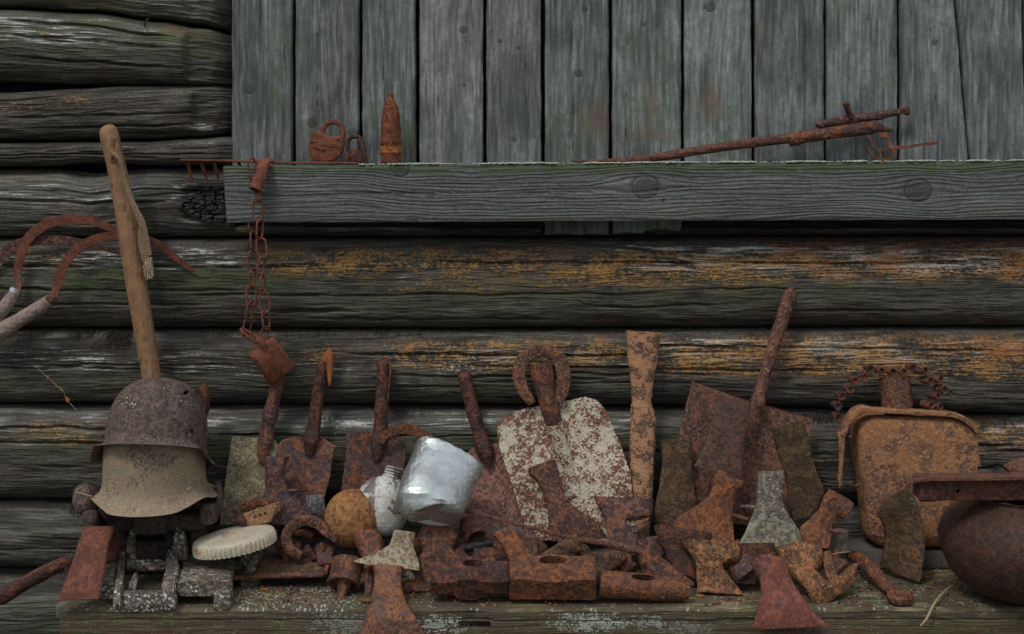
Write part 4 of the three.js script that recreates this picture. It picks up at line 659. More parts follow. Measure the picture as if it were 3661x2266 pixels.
{
  const sick = (name, label, pts, t, kind) => { const g = thing(name, label, 'sickle', 'sickles hung on the log wall'); part('blade', fin(rough(ribbon('Z4', pts, t * .6, { nx: 10, edge: 24 }), .0003, 70), .5), iron(kind), g); return g; };
  const c = sick('sickle', 'dark sickle blade hung lowest behind the other sickles', [[-110, 520, .008, 24], [-40, 430, .008, 34], [0, 375, .008, 38], [60, 320, .008, 37], [130, 285, .009, 32], [220, 266, .01, 30], [320, 264, .01, 28], [420, 270, .01, 25], [520, 285, .01, 20], [620, 315, .01, 14], [720, 345, .01, 8], [760, 362, .01, 3]], 3, 'purple'); settle(c);
  const a = sick('sickle', 'sickle with a bright metal collar, its rusty blade arched highest', [[112, 575, .03, 12], [112, 535, .028, 18], [106, 470, .024, 24], [114, 400, .022, 28], [138, 310, .021, 29], [192, 232, .02, 31], [272, 175, .02, 31], [350, 150, .02, 30], [430, 140, .02, 30], [520, 146, .02, 29], [600, 167, .02, 25], [670, 196, .02, 20], [740, 240, .02, 13], [795, 288, .02, 4]], 4, 'red');
  const ha = part('handle', fin(rough(rod('Z4', [[92, 582, .034, 34], [72, 608, .036, 36], [40, 655, .038, 42], [0, 708, .038, 40], [-50, 775, .038, 40], [-90, 830, .038, 40]], { n: 18, roundB: true }), .001, 40), 1, .12), M.grip, a);
  part('ferrule', fin(rod('Z4', [[101, 556, .033, 36], [88, 582, .034, 38]], { n: 22, sub: 2 }), .8), M.ferrule, ha); settle(a);
  const b = sick('sickle', 'long curved rusty sickle reaching behind the wooden handle, with grey wooden grip', [[318, 625, .048, 12], [330, 590, .044, 22], [344, 530, .04, 28], [367, 455, .037, 30], [402, 390, .035, 28], [452, 330, .034, 27], [520, 282, .033, 27], [600, 253, .03, 27], [690, 240, .026, 28], [780, 242, .022, 28], [880, 264, .02, 28], [960, 300, .018, 26], [1040, 356, .016, 21], [1110, 413, .015, 15], [1178, 457, .014, 3]], 4, 'red');
  const hb = part('handle', fin(rough(rod('Z4', [[296, 630, .05, 38], [230, 678, .05, 44], [160, 718, .05, 43], [90, 762, .05, 46], [30, 802, .05, 52], [-30, 850, .05, 48]], { n: 18, roundB: true }), .0012, 40), 1, .12), M.grip, b);
  part('ferrule', fin(rough(rod('Z4', [[328, 600, .047, 24], [316, 614, .048, 32], [296, 630, .05, 36]], { n: 16 }), .0006, 80), 1), iron('orange'), hb); settle(b);
}

// ================================================================ helmets
// u round the head (0 = front), v from crown to rim; brim flares out most at the sides and back
function helmetGeo({ rx, rz, dome, skirt, visor, flare, pw = 2.4, ear = 0, v0 = .55, v1 = .95, seedN = 1 }) {
  const nu = 96, nv = 40, thick = .0022, surf = off => {
    const P = []; for (let j = 0; j <= nv; j++) { const row = []; for (let i = 0; i < nu; i++) {
      const u = i / nu * Math.PI * 2, v = j / nv, fr = Math.cos(u), side = Math.abs(Math.sin(u)), back = Math.max(0, -fr); let r, y;
      const vd = .68; if (v < vd) { const a = v / vd * Math.PI / 2; r = Math.pow(Math.sin(a), .8); y = dome * Math.pow(Math.cos(a), .86); }
      else { const t = (v - vd) / (1 - vd), front = Math.max(0, fr); const len = skirt * (front > 0 ? lerp(1, visor, ss(v0, v1, front)) : 1), fl = flare * (.75 + .35 * back + .25 * front * front - .25 * ss(.45, .7, side) * ss(.95, .6, side)); r = 1 + (fl * Math.pow(t, pw)) / rx; const ua = Math.min(u, Math.PI * 2 - u); y = -len * t * (1 - ear * Math.exp(-Math.pow((ua - 1.05) / .3, 2)) * t); }
      row.push(V(Math.sin(u) * (rx * r - off), y - off * (v < vd ? Math.cos(v / vd * Math.PI / 2) : 0), fr * (rz * r - off)));
    } P.push(row); } return P; };
  const A = surf(0), B = surf(thick).reverse(); return rough(loft([...A.slice(1), ...B.slice(0, -1)]), .0007, 60, seedN);
}
{
  const g = thing('steel_helmet', 'tan rust stained steel helmet with flared rim under the dark helmet', 'helmet', 'stacked steel helmets');
  part('shell', fin(at(helmetGeo({ rx: .099, rz: .118, dome: .115, skirt: .080, visor: .95, flare: .031, pw: 6, ear: .2, seedN: 3 }), W(553, 1634, .16), .03, .06, .0), 1), iron('helmB'), g);
  for (const [x, y, z] of [[1060, 700, .262], [700, 520, .26]]) part('rivet', fin(at(new THREE.SphereGeometry(.004, 10, 6), FW('A', x, y, z))), iron('helmB'), g);
  settle(g);
  const h = thing('steel_helmet', 'dark grey steel helmet with holes and white lichen on top of the tan helmet', 'helmet', 'stacked steel helmets');
  let q = helmetGeo({ rx: .0985, rz: .117, dome: .116, skirt: .052, visor: .5, flare: .03, pw: 3.2, v0: .15, v1: .6, seedN: 9 }); q = at(q, W(560, 1560, .155), -.27, .05, -.02);
  const hole = (x, y, rx, ry, rz) => at(new THREE.CylinderGeometry(rx, rx, .2, 10).scale(1, 1, ry / rx).rotateX(Math.PI / 2), FW('A', x, y, .22), 0, 0, rz);
  q = cut(q, hole(1016, 180, .0035, .0035, 0), hole(1085, 232, .003, .014, .5), hole(1060, 215, .0022, .005, .3), hole(1108, 290, .002, .009, .1), hole(1066, 390, .004, .009, 0));
  part('shell', fin(q, 1, .32), iron('helmA'), h); settle(h);
}
// ================================================================ tank track links
{
  const tb = (f, x, y, z, w, h, d, rx = 0, ry = 0, rz = 0, r = .005) => { const b = new RoundedBoxGeometry(w, h, d, 3, Math.min(r, w / 2.2, h / 2.2, d / 2.2)); b.deleteAttribute('uv'); b.deleteAttribute('normal'); const q = mergeVertices(b, 1e-6); q.computeVertexNormals(); return at(q, FW(f, x, y, z), rx, ry, rz); };
  const px = (v, z) => v / 2.88 / FOC * (DIST - z);
  const g = thing('track_link', 'cast iron tank track link crusted with white lichen at the bench edge', 'track link', 'track links');
  const P = (rows, o) => fin(rough(plate('K', rows, { nx: 10, edge: 10, ...o }), .0016, 60), .7);
  part('right_pad', P([[1300, 875, 1700, 872, .15, 24], [1290, 960, 1830, 950, .19, 26], [1265, 1080, 1825, 1060, .26, 28], [1240, 1165, 1820, 1165, .318, 28]]), iron('track'), g);
  part('foot', fin(rough(tb('K', 1722, 1275, .318, px(175, .32), px(200, .32), .03), .0012, 70)), iron('track'), g);
  part('front_bar', fin(rough(tb('K', 925, 1292, .318, px(640, .32), px(196, .32), .032), .0016, 60)), iron('track'), g);
  part('left_web', P([[672, 838, 728, 836, .17, 24], [650, 900, 712, 900, .19, 26], [632, 1000, 705, 1000, .23, 28], [618, 1110, 705, 1110, .28, 30], [608, 1230, 700, 1220, .325, 32], [606, 1330, 690, 1330, .334, 26]]), iron('track'), g);
  part('centre_web', P([[1150, 820, 1205, 820, .17, 26], [1135, 900, 1260, 880, .19, 30], [1135, 1000, 1280, 990, .23, 32], [1110, 1100, 1262, 1100, .28, 34], [1090, 1200, 1242, 1200, .325, 34], [1150, 1330, 1240, 1380, .336, 28]]), iron('track'), g);
  part('cross_tube', fin(rough(rod('K', [[745, 920, .18, 62], [900, 925, .18, 62], [1150, 928, .18, 62]], { n: 16 }), .0014, 70), 1), iron('track'), g);
  part('left_stub', P([[560, 890, 640, 890, .16, 22], [500, 1000, 640, 990, .22, 26], [470, 1190, 610, 1195, .31, 28]]), iron('track'), g);
  const horn = (pts, t = 20) => part('guide_horn', fin(rough(ribbon('K', pts, t, { nx: 8 }), .0014, 70), .8), iron('track', .9), g);
  horn([[1300, 870, .17, 80], [1285, 760, .165, 75], [1280, 650, .16, 62], [1275, 570, .158, 44], [1272, 520, .157, 18]], 26);
  horn([[785, 880, .17, 42], [778, 760, .165, 40], [783, 650, .16, 36], [805, 560, .158, 26], [818, 525, .157, 8]], 22);
  horn([[790, 1185, .3, 38], [800, 1110, .29, 40], [818, 1050, .285, 30], [820, 1000, .283, 8]], 14);
  const hl = part('hinge_lug', fin(rough(tb('K', 1775, 905, .16, px(165, .16), px(110, .16), .04), .0014, 70)), iron('track'), g);
  part('pin', fin(rough(rod('K', [[1820, 930, .16, 58], [1900, 935, .16, 58], [1915, 938, .16, 64], [1932, 940, .16, 60]], { n: 16 }), .001, 80), .9), iron('track'), hl);
  settle(g);
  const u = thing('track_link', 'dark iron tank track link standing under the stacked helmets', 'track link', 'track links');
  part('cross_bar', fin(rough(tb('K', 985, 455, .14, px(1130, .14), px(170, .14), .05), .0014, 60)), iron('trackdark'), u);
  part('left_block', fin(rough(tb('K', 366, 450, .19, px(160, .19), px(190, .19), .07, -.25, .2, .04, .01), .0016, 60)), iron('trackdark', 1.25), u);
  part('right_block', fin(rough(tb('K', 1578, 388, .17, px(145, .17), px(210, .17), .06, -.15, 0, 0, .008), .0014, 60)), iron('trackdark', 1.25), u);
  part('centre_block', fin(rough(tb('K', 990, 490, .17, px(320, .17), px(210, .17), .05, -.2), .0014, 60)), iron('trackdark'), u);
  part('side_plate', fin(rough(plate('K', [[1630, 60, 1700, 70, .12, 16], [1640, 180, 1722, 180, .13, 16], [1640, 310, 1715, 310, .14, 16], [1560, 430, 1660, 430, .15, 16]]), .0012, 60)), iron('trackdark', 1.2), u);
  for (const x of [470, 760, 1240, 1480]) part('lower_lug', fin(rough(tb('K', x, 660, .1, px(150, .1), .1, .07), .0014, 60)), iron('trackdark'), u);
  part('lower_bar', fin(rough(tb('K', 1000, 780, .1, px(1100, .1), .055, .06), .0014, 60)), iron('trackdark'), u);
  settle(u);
  const s = thing('stone', 'rough grey stone poking out beside the tan helmet rim', 'stone');
  const sg = new THREE.IcosahedronGeometry(1, 5); sg.deleteAttribute('uv'); sg.deleteAttribute('normal'); const s2 = mergeVertices(sg, 1e-5); s2.scale(.026, .032, .04); s2.computeVertexNormals(); part('rock', fin(at(rough(s2, .008, 30), FW('K', 325, 262, .13), 0, 0, .3), 1.2), iron('trackdark', 2.2), s); settle(s);
  const w = thing('wood_block', 'dark green block of wood poking out under the hoe blade', 'block');
  part('block', fin(rough(tb('K', 135, 1365, .25, px(215, .25), px(150, .25), .05, 0, .1, .06, .006), .003, 50)), M.grey, w); settle(w);
}
{ // hoe with pipe handle
  const g = thing('hoe', 'red rusty hoe blade folded round a bent iron pipe at the bench end', 'hoe');
  part('blade', fin(rough(plate('K', [[250, 890, 590, 880, .215, 6], [300, 760, 640, 760, .2, 7], [310, 640, 655, 650, .205, 8], [300, 560, 642, 570, .225, 9], [284, 545, 612, 548, .25, 10], [262, 610, 590, 590, .27, 9], [215, 740, 548, 720, .29, 9], [165, 900, 522, 880, .308, 8], [100, 1080, 492, 1040, .33, 7], [55, 1190, 470, 1150, .342, 6], [8, 1285, 440, 1272, .352, 4]], { nx: 12, sub: 6, edge: 12 }), .0009, 40), .9), iron('red'), g);
  part('pipe', fin(rough(rod('A', [[420, 1092, .215, 24, .6], [390, 1100, .215, 30, .7], [330, 1128, .215, 36], [250, 1168, .21, 40], [150, 1222, .2, 42], [60, 1275, .19, 44], [8, 1308, .18, 44]], { n: 18, hollow: .004, deep: .4 }), .0012, 60), 1), iron('dark'), g);
  part('nut', fin(rough(at(new THREE.CylinderGeometry(.008, .008, .02, 6, 2), FW('K', 130, 945, .235), 0, 0, .2), .0012, 120)), iron('dark'), g);
  settle(g);
}
{ // enamel handwheel
  const g = thing('hand_wheel', 'pale enamel hand wheel with scalloped rim standing on a short stem', 'wheel');
  const R = .082, rings = [], n = 372, teeth = 50; const sc = (r, y, am) => { const o = []; for (let i = 0; i < n; i++) { const t = i / n * Math.PI * 2, rr = r * (1 - am * (.5 + .5 * Math.cos(t * teeth))); o.push(V(rr * Math.cos(t), y, rr * Math.sin(t))); } return o; };
  for (const [r, y, am] of [[.01, .014, 0], [.045, .0135, 0], [.07, .012, 0], [.077, .0105, .004], [.08, .008, .016], [R, .003, .045], [R + .0005, -.006, .06], [R, -.013, .075], [R - .003, -.0135, .07], [.074, -.004, 0], [.05, .003, 0], [.008, .003, 0]]) rings.push(sc(r, y, am));
  const c = W(838, 1932, .19); part('wheel', fin(at(rough(loft(rings), .0008, 50), c, -.05, .3, .16), .8), iron('wheel'), g);
  part('stem', fin(rough(at(new THREE.LatheGeometry([[.001, .01], [.024, .008], [.022, -.004], [.013, -.014], [.012, -.03], [.02, -.044], [.022, -.06], [.001, -.062]].map(p => new THREE.Vector2(...p)), 28), FW('C', 520, 770, .175)), .0012, 80), .9), iron('track'), g);
  settle(g);
}
{ // tray
  const g = thing('tray', 'shallow rusty iron tray with rolled rim lying on the bench', 'tray');
  const Z = (x, y, z) => [x, y, z];
  part('floor', fin(rough(plate('C', [[180, 740, 1270, 690, .055, 4], [160, 820, 1262, 770, .11, 4], [140, 900, 1250, 850, .16, 4], [120, 985, 1235, 935, .205, 4]], { nx: 20, sub: 8 }), .002, 45), .8), iron('olive'), g);
  part('front_rim', fin(rough(rod('C', [[120, 985, .208, 24], [400, 975, .21, 26], [800, 960, .21, 27], [1150, 948, .21, 27], [1235, 935, .208, 24]], { n: 14, roundB: true }), .0018, 80), 1), iron('brown'), g);
  part('side_rim', fin(rough(rod('C', [[1238, 935, .206, 24], [1262, 860, .17, 26], [1290, 760, .11, 26], [1312, 680, .05, 24]], { n: 14, roundB: true }), .0018, 80), 1), iron('orange', .9), g);
  settle(g);
}

// ================================================================ leaning spades, back row
function spade(label, f, blade, kindB, socket, kindS, o = {}) {
  const g = thing(o.name ?? 'spade', label, o.cat ?? 'spade', 'old spades leaning on the log wall');
  part('blade', fin(rough(plate(f, blade, { nx: 22, sub: 7, dish: o.dish ?? -.004, nib: o.nib ?? 2.5, seed: o.seed ?? 2 }), .0012, 45, o.seed), .9), iron(kindB, undefined, 50 + (o.seed ?? 0)), g);
  if (socket) part('socket', fin(rough(rod(f, socket, { n: 20, sub: 5, roundA: o.roundA ?? true, ...o.rod }), .0016, 70, o.seed), 1), iron(kindS, undefined, 50 + (o.seed ?? 0)), g);
  return g;
}
settle(spade('green flecked spade with a collared iron socket beside the helmets', 'B', [[430, 905, 640, 915, .03, 3], [335, 910, 715, 935, .032, 3], [315, 1000, 742, 1010, .038, 3], [290, 1150, 720, 1150, .048, 3], [262, 1350, 690, 1350, .062, 3], [235, 1512, 650, 1512, .074, 3], [215, 1700, 620, 1700, .085, 3]], 'green', [[752, 372, .022, 55], [720, 500, .024, 62], [692, 630, .028, 62], [680, 670, .028, 68], [668, 720, .03, 71], [662, 760, .03, 70], [657, 772, .03, 60], [648, 830, .032, 60], [635, 920, .036, 72], [615, 1010, .042, 66], [598, 1110, .05, 40, .5], [590, 1150, .055, 20, .3]], 'brown', { seed: 4 }));
{
  const g = spade('brown spade with a splintered wooden stub standing up from its socket', 'B', [[990, 880, 1110, 880, .031, 3], [900, 912, 1150, 915, .032, 3], [800, 930, 1200, 955, .034, 3], [750, 966, 1262, 988, .037, 3], [733, 1030, 1246, 1020, .041, 3], [722, 1100, 1238, 1080, .046, 3], [700, 1250, 1212, 1250, .056, 3], [672, 1400, 1165, 1440, .068, 3], [660, 1560, 1120, 1580, .08, 3], [650, 1700, 1100, 1700, .086, 3]], 'brown', [[1143, 245, .026, 46], [1125, 330, .027, 52], [1105, 480, .029, 55], [1088, 640, .031, 58], [1068, 790, .034, 60], [1052, 890, .037, 72], [1035, 980, .042, 66], [1015, 1080, .05, 30, .4]], 'dark', { seed: 5 });
  part('wood_stub', fin(rough(plate('B', [[1198, 106, 1216, 112, .024, 4], [1150, 170, 1238, 168, .024, 12], [1118, 232, 1243, 240, .024, 16], [1170, 290, 1238, 300, .026, 14], [1188, 390, 1226, 400, .03, 10], [1196, 452, 1218, 455, .032, 4]], { nx: 8 }), .0012, 90), .5), M.splint, g.children[1], 'splintered orange wood');
  settle(g);
}
{
  const g = spade('dark brown spade with a pointed iron socket behind the chipped flask', 'B', [[1500, 868, 1720, 866, .026, 3], [1372, 880, 1800, 890, .028, 3], [1362, 905, 1868, 925, .03, 3], [1362, 970, 1896, 975, .034, 3], [1350, 1080, 1888, 1080, .042, 3], [1332, 1230, 1875, 1230, .054, 3], [1312, 1390, 1862, 1390, .066, 3], [1300, 1560, 1850, 1560, .078, 3], [1295, 1700, 1840, 1700, .086, 3]], 'dark', [[1706, 196, .02, 8], [1704, 225, .02, 52], [1698, 270, .02, 62], [1690, 400, .021, 61], [1682, 560, .022, 62], [1676, 600, .022, 66], [1670, 700, .024, 66], [1667, 720, .024, 60], [1664, 850, .027, 64], [1650, 950, .033, 74], [1640, 1040, .04, 60], [1630, 1130, .048, 30, .4]], 'dark', { seed: 6, roundA: false });
  part('seam', fin(ribbon('B', [[1745, 235, .034, 12], [1755, 300, .034, 10], [1742, 450, .034, 8], [1730, 590, .034, 6]], 4, { nx: 5 })), iron('orange'), g); settle(g);
}
settle(spade('dark spade with a long leaning socket behind the aluminium cup', 'D', [[1000, 1000, 1180, 970, .03, 3], [940, 1045, 1215, 975, .032, 3], [915, 1160, 1300, 1100, .04, 3], [900, 1300, 1360, 1300, .052, 3], [890, 1500, 1420, 1500, .07, 3], [880, 1740, 1440, 1740, .088, 3]], 'blotch', [[898, 335, .022, 40], [908, 365, .022, 55], [935, 480, .023, 60], [975, 640, .026, 60], [1010, 750, .028, 63], [1020, 800, .028, 60], [1045, 890, .03, 64], [1080, 1000, .036, 80], [1110, 1100, .044, 60], [1125, 1180, .052, 20, .4]], 'dark', { seed: 7 }));
{ // broad spade with white paint
  const g = spade('broad spade with flaking white paint standing behind the axe heads', 'N', [[1868, 1462, 2092, 1418, .045, 3], [1822, 1478, 2135, 1432, .048, 3], [1790, 1502, 2162, 1462, .05, 3], [1777, 1535, 2182, 1500, .053, 3], [1782, 1570, 2200, 1545, .056, 3], [1792, 1617, 2222, 1600, .062, 3], [1828, 1728, 2253, 1690, .075, 3], [1852, 1800, 2262, 1784, .083, 3], [1872, 1865, 2275, 1860, .09, 3], [1882, 1930, 2280, 1935, .095, 3]], 'white', null, null, { seed: 8, dish: -.006, name: 'spade' });
  part('ridge', fin(rough(rod('D', [[1900, 1330, .074, 14, .4], [1868, 1250, .07, 42, .5], [1830, 1140, .064, 58, .7], [1768, 950, .056, 72, .85], [1712, 775, .051, 77]], { n: 22, sub: 5 }), .0012, 60), .9), iron('white'), g);
  let s = rod('D', [[1722, 800, .052, 70], [1705, 755, .052, 79], [1668, 610, .05, 86], [1640, 500, .046, 92], [1612, 360, .042, 104], [1586, 250, .038, 108]], { n: 26, hollow: .004, deep: .3, sub: 5 });
  s = cut(rough(s, .0008, 60), at(new THREE.CylinderGeometry(.0032, .0032, .03, 12).rotateX(Math.PI / 2), FW('D', 1632, 352, .066)));
  part('socket', fin(s, .9), iron('brown', 1.1), g); settle(g);
}
{
  const g = thing('horseshoe', 'thick rusty horseshoe hung over the open socket of the white painted spade', 'horseshoe', 'horseshoes');
  part('shoe', fin(rough(ribbon('D', [[1520, 610, .056, 36], [1462, 530, .056, 52], [1412, 430, .054, 60], [1400, 320, .05, 62], [1438, 220, .044, 64], [1525, 152, .038, 64], [1620, 134, .036, 64], [1712, 164, .036, 64], [1780, 240, .04, 66], [1805, 340, .046, 68], [1795, 450, .05, 66], [1775, 545, .054, 54], [1762, 606, .056, 30]], 14, { nx: 10 }), .0024, 90), 1), iron('shoe'), g); settle(g);
}
{
  const g = thing('curved_blade', 'curved rusty sickle fragment arching out behind the aluminium cup', 'blade');
  part('blade', fin(rough(ribbon('D', [[150, 960, .06, 38], [190, 900, .06, 42], [280, 852, .06, 46], [390, 840, .06, 49], [500, 872, .06, 49], [590, 930, .06, 48], [655, 1005, .06, 46], [720, 1110, .06, 40]], 4, { nx: 8 }), .001, 70), .7), iron('orange', .8), g); settle(g);
}
{ // tall narrow spud bar
  const g = thing('digging_bar', 'tall narrow tan and brown digging iron with a flared socket against the lichen log', 'digging iron');
  part('bar', fin(rough(plate('F', [[296, 392, 568, 412, .03, 26], [298, 440, 566, 460, .03, 26], [304, 540, 548, 560, .032, 26], [316, 650, 534, 670, .034, 24], [330, 760, 512, 780, .036, 22], [338, 860, 502, 880, .038, 20], [342, 935, 492, 950, .04, 20], [336, 985, 508, 990, .042, 20], [330, 1030, 524, 1025, .044, 18], [328, 1180, 526, 1180, .05, 16], [330, 1380, 520, 1380, .058, 14], [335, 1550, 512, 1550, .066, 12], [345, 1750, 500, 1750, .076, 12], [370, 2060, 480, 2060, .09, 12]], { nx: 16, sub: 6, dish: .004, edge: 3, nib: 3, seed: 9 }), .0018, 60), .9), iron('tan'), g);
  part('rivet', fin(at(new THREE.TorusGeometry(.004, .0012, 8, 16), FW('F', 408, 497, .051))), iron('orange'), g.children[0]); settle(g);
}
settle(spade('large dotted brown shovel with a long rusty socket leaning right of the digging iron', 'F', [[808, 783, 1736, 1074, .04, 3], [795, 840, 1732, 1120, .043, 3], [762, 960, 1712, 1240, .05, 3], [722, 1120, 1688, 1400, .06, 3], [692, 1260, 1660, 1540, .068, 3], [662, 1400, 1640, 1660, .076, 3], [640, 1560, 1620, 1800, .086, 3], [630, 1800, 1610, 1960, .095, 3]], 'blotch', [[1572, 75, .022, 30], [1562, 110, .022, 50], [1530, 220, .024, 53], [1475, 400, .028, 53], [1420, 570, .034, 51], [1370, 740, .04, 47], [1335, 860, .046, 50], [1310, 960, .052, 62], [1285, 1080, .06, 48, .5], [1265, 1180, .068, 20, .3]], 'blotch', { seed: 10, name: 'shovel', cat: 'shovel', dish: -.008 }));
{
  const g = thing('tool_stub', 'dark rusty tool end sticking up behind the helmets', 'tool end');
  part('stub', fin(rough(rod('A', [[1138, 135, .05, 26], [1144, 180, .05, 34], [1142, 240, .05, 33], [1132, 300, .052, 26], [1120, 420, .056, 22], [1105, 640, .062, 22], [1090, 900, .07, 22]], { n: 16, roundA: true }), .002, 80), 1), iron('dark'), g); settle(g);
}
{
  const g = thing('trowel_blade', 'narrow rusty trowel blade leaning on the dark spade', 'blade');
  part('blade', fin(rough(plate('B', [[1536, 840, 1556, 846, .09, 3], [1512, 950, 1542, 950, .092, 3], [1488, 1050, 1520, 1050, .094, 3], [1462, 1130, 1502, 1130, .096, 4], [1420, 1210, 1492, 1222, .098, 4], [1372, 1300, 1480, 1305, .1, 4], [1335, 1390, 1450, 1400, .104, 4], [1300, 1520, 1410, 1520, .108, 4]], { nx: 8 }), .0012, 90), .8), iron('orange', .75), g); settle(g);
}
// ================================================================ axe heads
// rows run from the poll to the cutting edge; lugs are stubs of the eye: [x0, y0, x1, y1, z, radius]
let axeNo = 0;
function axe(label, f, rows, kind, o = {}) {
  axeNo++;
  const g = thing(o.name ?? 'axe_head', label, o.cat ?? 'axe head', 'loose rusty axe heads');
  let q = plate(f, rows, { nx: 14, sub: 6, edge: o.edge ?? 7, nib: o.nib ?? 1.6, seed: o.seed ?? 3, dish: o.dish ?? 0 });
  if (o.holes) q = cut(q, ...o.holes);
  part('head', fin(rough(q, o.amp ?? .0013, 55, o.seed ?? 3), .75), iron(kind, o.tint, axeNo), g);
  for (const l of o.lugs ?? []) part('lug', fin(rough(rod(f, [[l[0], l[1], l[4], l[5]], [(l[0] + l[2]) / 2, (l[1] + l[3]) / 2, l[4], l[5] * 1.1], [l[2], l[3], l[4], l[5] * .7]], { n: 10, flat: .8 }), .001, 90), .9), iron(kind, o.tint, axeNo), g);
  for (const s of o.sockets ?? []) part('eye', fin(rough(rod(f, s.p, { n: 22, hollow: s.w ?? .005, deep: .8, flat: s.flat ?? .55, sub: 4 }), .0014, 60), .9), iron(kind, o.tint, axeNo), g);
  for (const s of o.prongs ?? []) part('prong', fin(rough(ribbon(f, s.p, s.t, { nx: 8 }), .0016, 60), .8), iron(kind, o.tint, axeNo), g);
  settle(g); return g;
}
axe('narrow purple brown axe head standing in front of the splintered spade', 'N', [[950, 1630, 1037, 1632, .105, 26], [948, 1668, 1024, 1658, .108, 26], [950, 1696, 1020, 1692, .11, 22], [950, 1728, 1024, 1728, .112, 18], [944, 1763, 1038, 1755, .115, 14], [936, 1795, 1070, 1787, .12, 10], [928, 1835, 1102, 1838, .125, 6], [920, 1870, 1120, 1880, .128, 4]], 'purple', { seed: 21, lugs: [[1030, 1756, 1066, 1752, .125, 7]] });
axe('purple brown axe head with curved beard leaning on the white painted spade', 'N', [[1888, 1674, 1984, 1640, .12, 30], [1898, 1705, 1996, 1680, .123, 30], [1921, 1725, 2004, 1716, .127, 28], [1946, 1775, 2018, 1766, .135, 24], [1956, 1815, 2036, 1795, .142, 20], [1960, 1860, 2082, 1830, .15, 14], [1962, 1900, 2138, 1874, .156, 8], [1975, 1935, 2174, 1924, .16, 3]], 'purple', { seed: 22, lugs: [[2020, 1786, 2062, 1772, .15, 7]], tint: 1.15 });
axe('dark wide polled axe head standing before the digging iron', 'G', [[55, 305, 586, 328, .15, 30], [78, 370, 568, 420, .155, 30], [112, 425, 545, 488, .16, 26], [142, 500, 348, 515, .166, 20], [158, 580, 375, 575, .172, 14], [175, 650, 428, 662, .178, 9], [182, 740, 470, 745, .184, 5], [186, 820, 500, 820, .19, 3]], 'purple', { seed: 23, lugs: [[330, 505, 500, 500, .165, 14]] });
axe('long plain adze blade standing beside the digging iron', 'N', [[2363, 1574, 2477, 1576, .088, 14], [2366, 1650, 2476, 1650, .094, 13], [2360, 1712, 2477, 1712, .1, 12], [2350, 1770, 2486, 1768, .106, 11], [2341, 1815, 2492, 1802, .11, 10], [2345, 1860, 2478, 1850, .114, 10], [2350, 1930, 2460, 1930, .118, 8]], 'olive', { seed: 24, cat: 'adze blade', name: 'adze_blade', tint: .95 });
axe('dark brown hoe plate leaning on the dotted shovel', 'F', [[1010, 883, 1262, 965, .105, 10], [988, 1000, 1246, 1058, .11, 9], [942, 1150, 1226, 1180, .116, 8], [892, 1300, 1206, 1330, .122, 7], [838, 1410, 1198, 1480, .126, 6], [818, 1438, 1196, 1535, .128, 4]], 'pot', { seed: 25, cat: 'hoe plate', name: 'hoe_plate', tint: 1.25, edge: 12 });
axe('dark olive adze blade with a stub tang leaning over the green axe head', 'N', [[2757, 1535, 2872, 1502, .135, 26], [2772, 1592, 2893, 1572, .14, 24], [2790, 1650, 2906, 1640, .146, 20], [2806, 1702, 2926, 1700, .152, 16], [2816, 1752, 2948, 1757, .156, 12], [2828, 1812, 2932, 1795, .162, 8], [2836, 1858, 2912, 1846, .166, 6]], 'olive', { seed: 26, cat: 'adze blade', name: 'adze_blade', lugs: [[2890, 1646, 2945, 1648, .15, 7]], tint: .72 });
axe('tan brown axe head with a raised square poll beside the green one', 'G', [[1132, 72, 1372, 186, .135, 28], [1115, 130, 1360, 250, .14, 28], [1098, 200, 1308, 272, .145, 24], [1082, 268, 1300, 335, .15, 20], [1045, 322, 1286, 405, .155, 16], [955, 385, 1276, 465, .162, 12], [850, 450, 1275, 545, .17, 8], [755, 540, 1282, 620, .178, 5], [800, 590, 1286, 692, .186, 3], [900, 640, 1290, 760, .192, 2]], 'orange', { seed: 27, lugs: [[1278, 470, 1410, 505, .17, 15]], tint: .95 });
axe('pale green axe head with dark pits standing in the pile', 'G', [[1492, 82, 1726, 78, .15, 28], [1490, 180, 1728, 150, .154, 26], [1486, 280, 1716, 270, .16, 22], [1470, 380, 1716, 360, .166, 18], [1432, 500, 1768, 460, .174, 13], [1390, 600, 1830, 560, .18, 9], [1345, 690, 1882, 650, .186, 6], [1320, 760, 1920, 745, .192, 3]], 'green', { seed: 28, lugs: [[1465, 398, 1345, 390, .17, 15]] });
axe('dark flat axe head lying under the tan brown one', 'G', [[585, 560, 1092, 640, .18, 30], [598, 620, 1082, 690, .186, 28], [640, 720, 860, 770, .195, 20], [700, 850, 935, 900, .21, 12], [790, 970, 965, 1040, .225, 6]], 'dark', { seed: 29 });
axe('tan axe head with dark pits and a blunt side poll at the bench front', 'G', [[822, 690, 1330, 704, .205, 34], [872, 770, 1342, 800, .213, 34], [925, 845, 1322, 880, .22, 30], [950, 900, 1190, 905, .226, 22], [955, 980, 1230, 980, .234, 16], [962, 1060, 1292, 1060, .243, 10], [965, 1120, 1345, 1130, .25, 5], [972, 1140, 1366, 1172, .256, 3]], 'pitted', { seed: 30 });
axe('purple forked axe head joined to the long rod', 'G', [[420, 690, 650, 656, .225, 24], [432, 760, 605, 738, .232, 24], [442, 840, 662, 848, .24, 20], [460, 920, 765, 930, .248, 14], [478, 985, 855, 1000, .256, 9], [540, 1020, 934, 1062, .264, 4], [600, 1050, 928, 1088, .268, 3]], 'purple', { seed: 31 });
axe('dark flat axe head between the tan ones', 'G', [[1320, 722, 1640, 722, .19, 26], [1325, 800, 1640, 850, .2, 24], [1240, 900, 1470, 900, .215, 16], [1262, 1000, 1480, 1020, .23, 10], [1312, 1070, 1470, 1076, .238, 5]], 'dark', { seed: 32, tint: 1.1 });
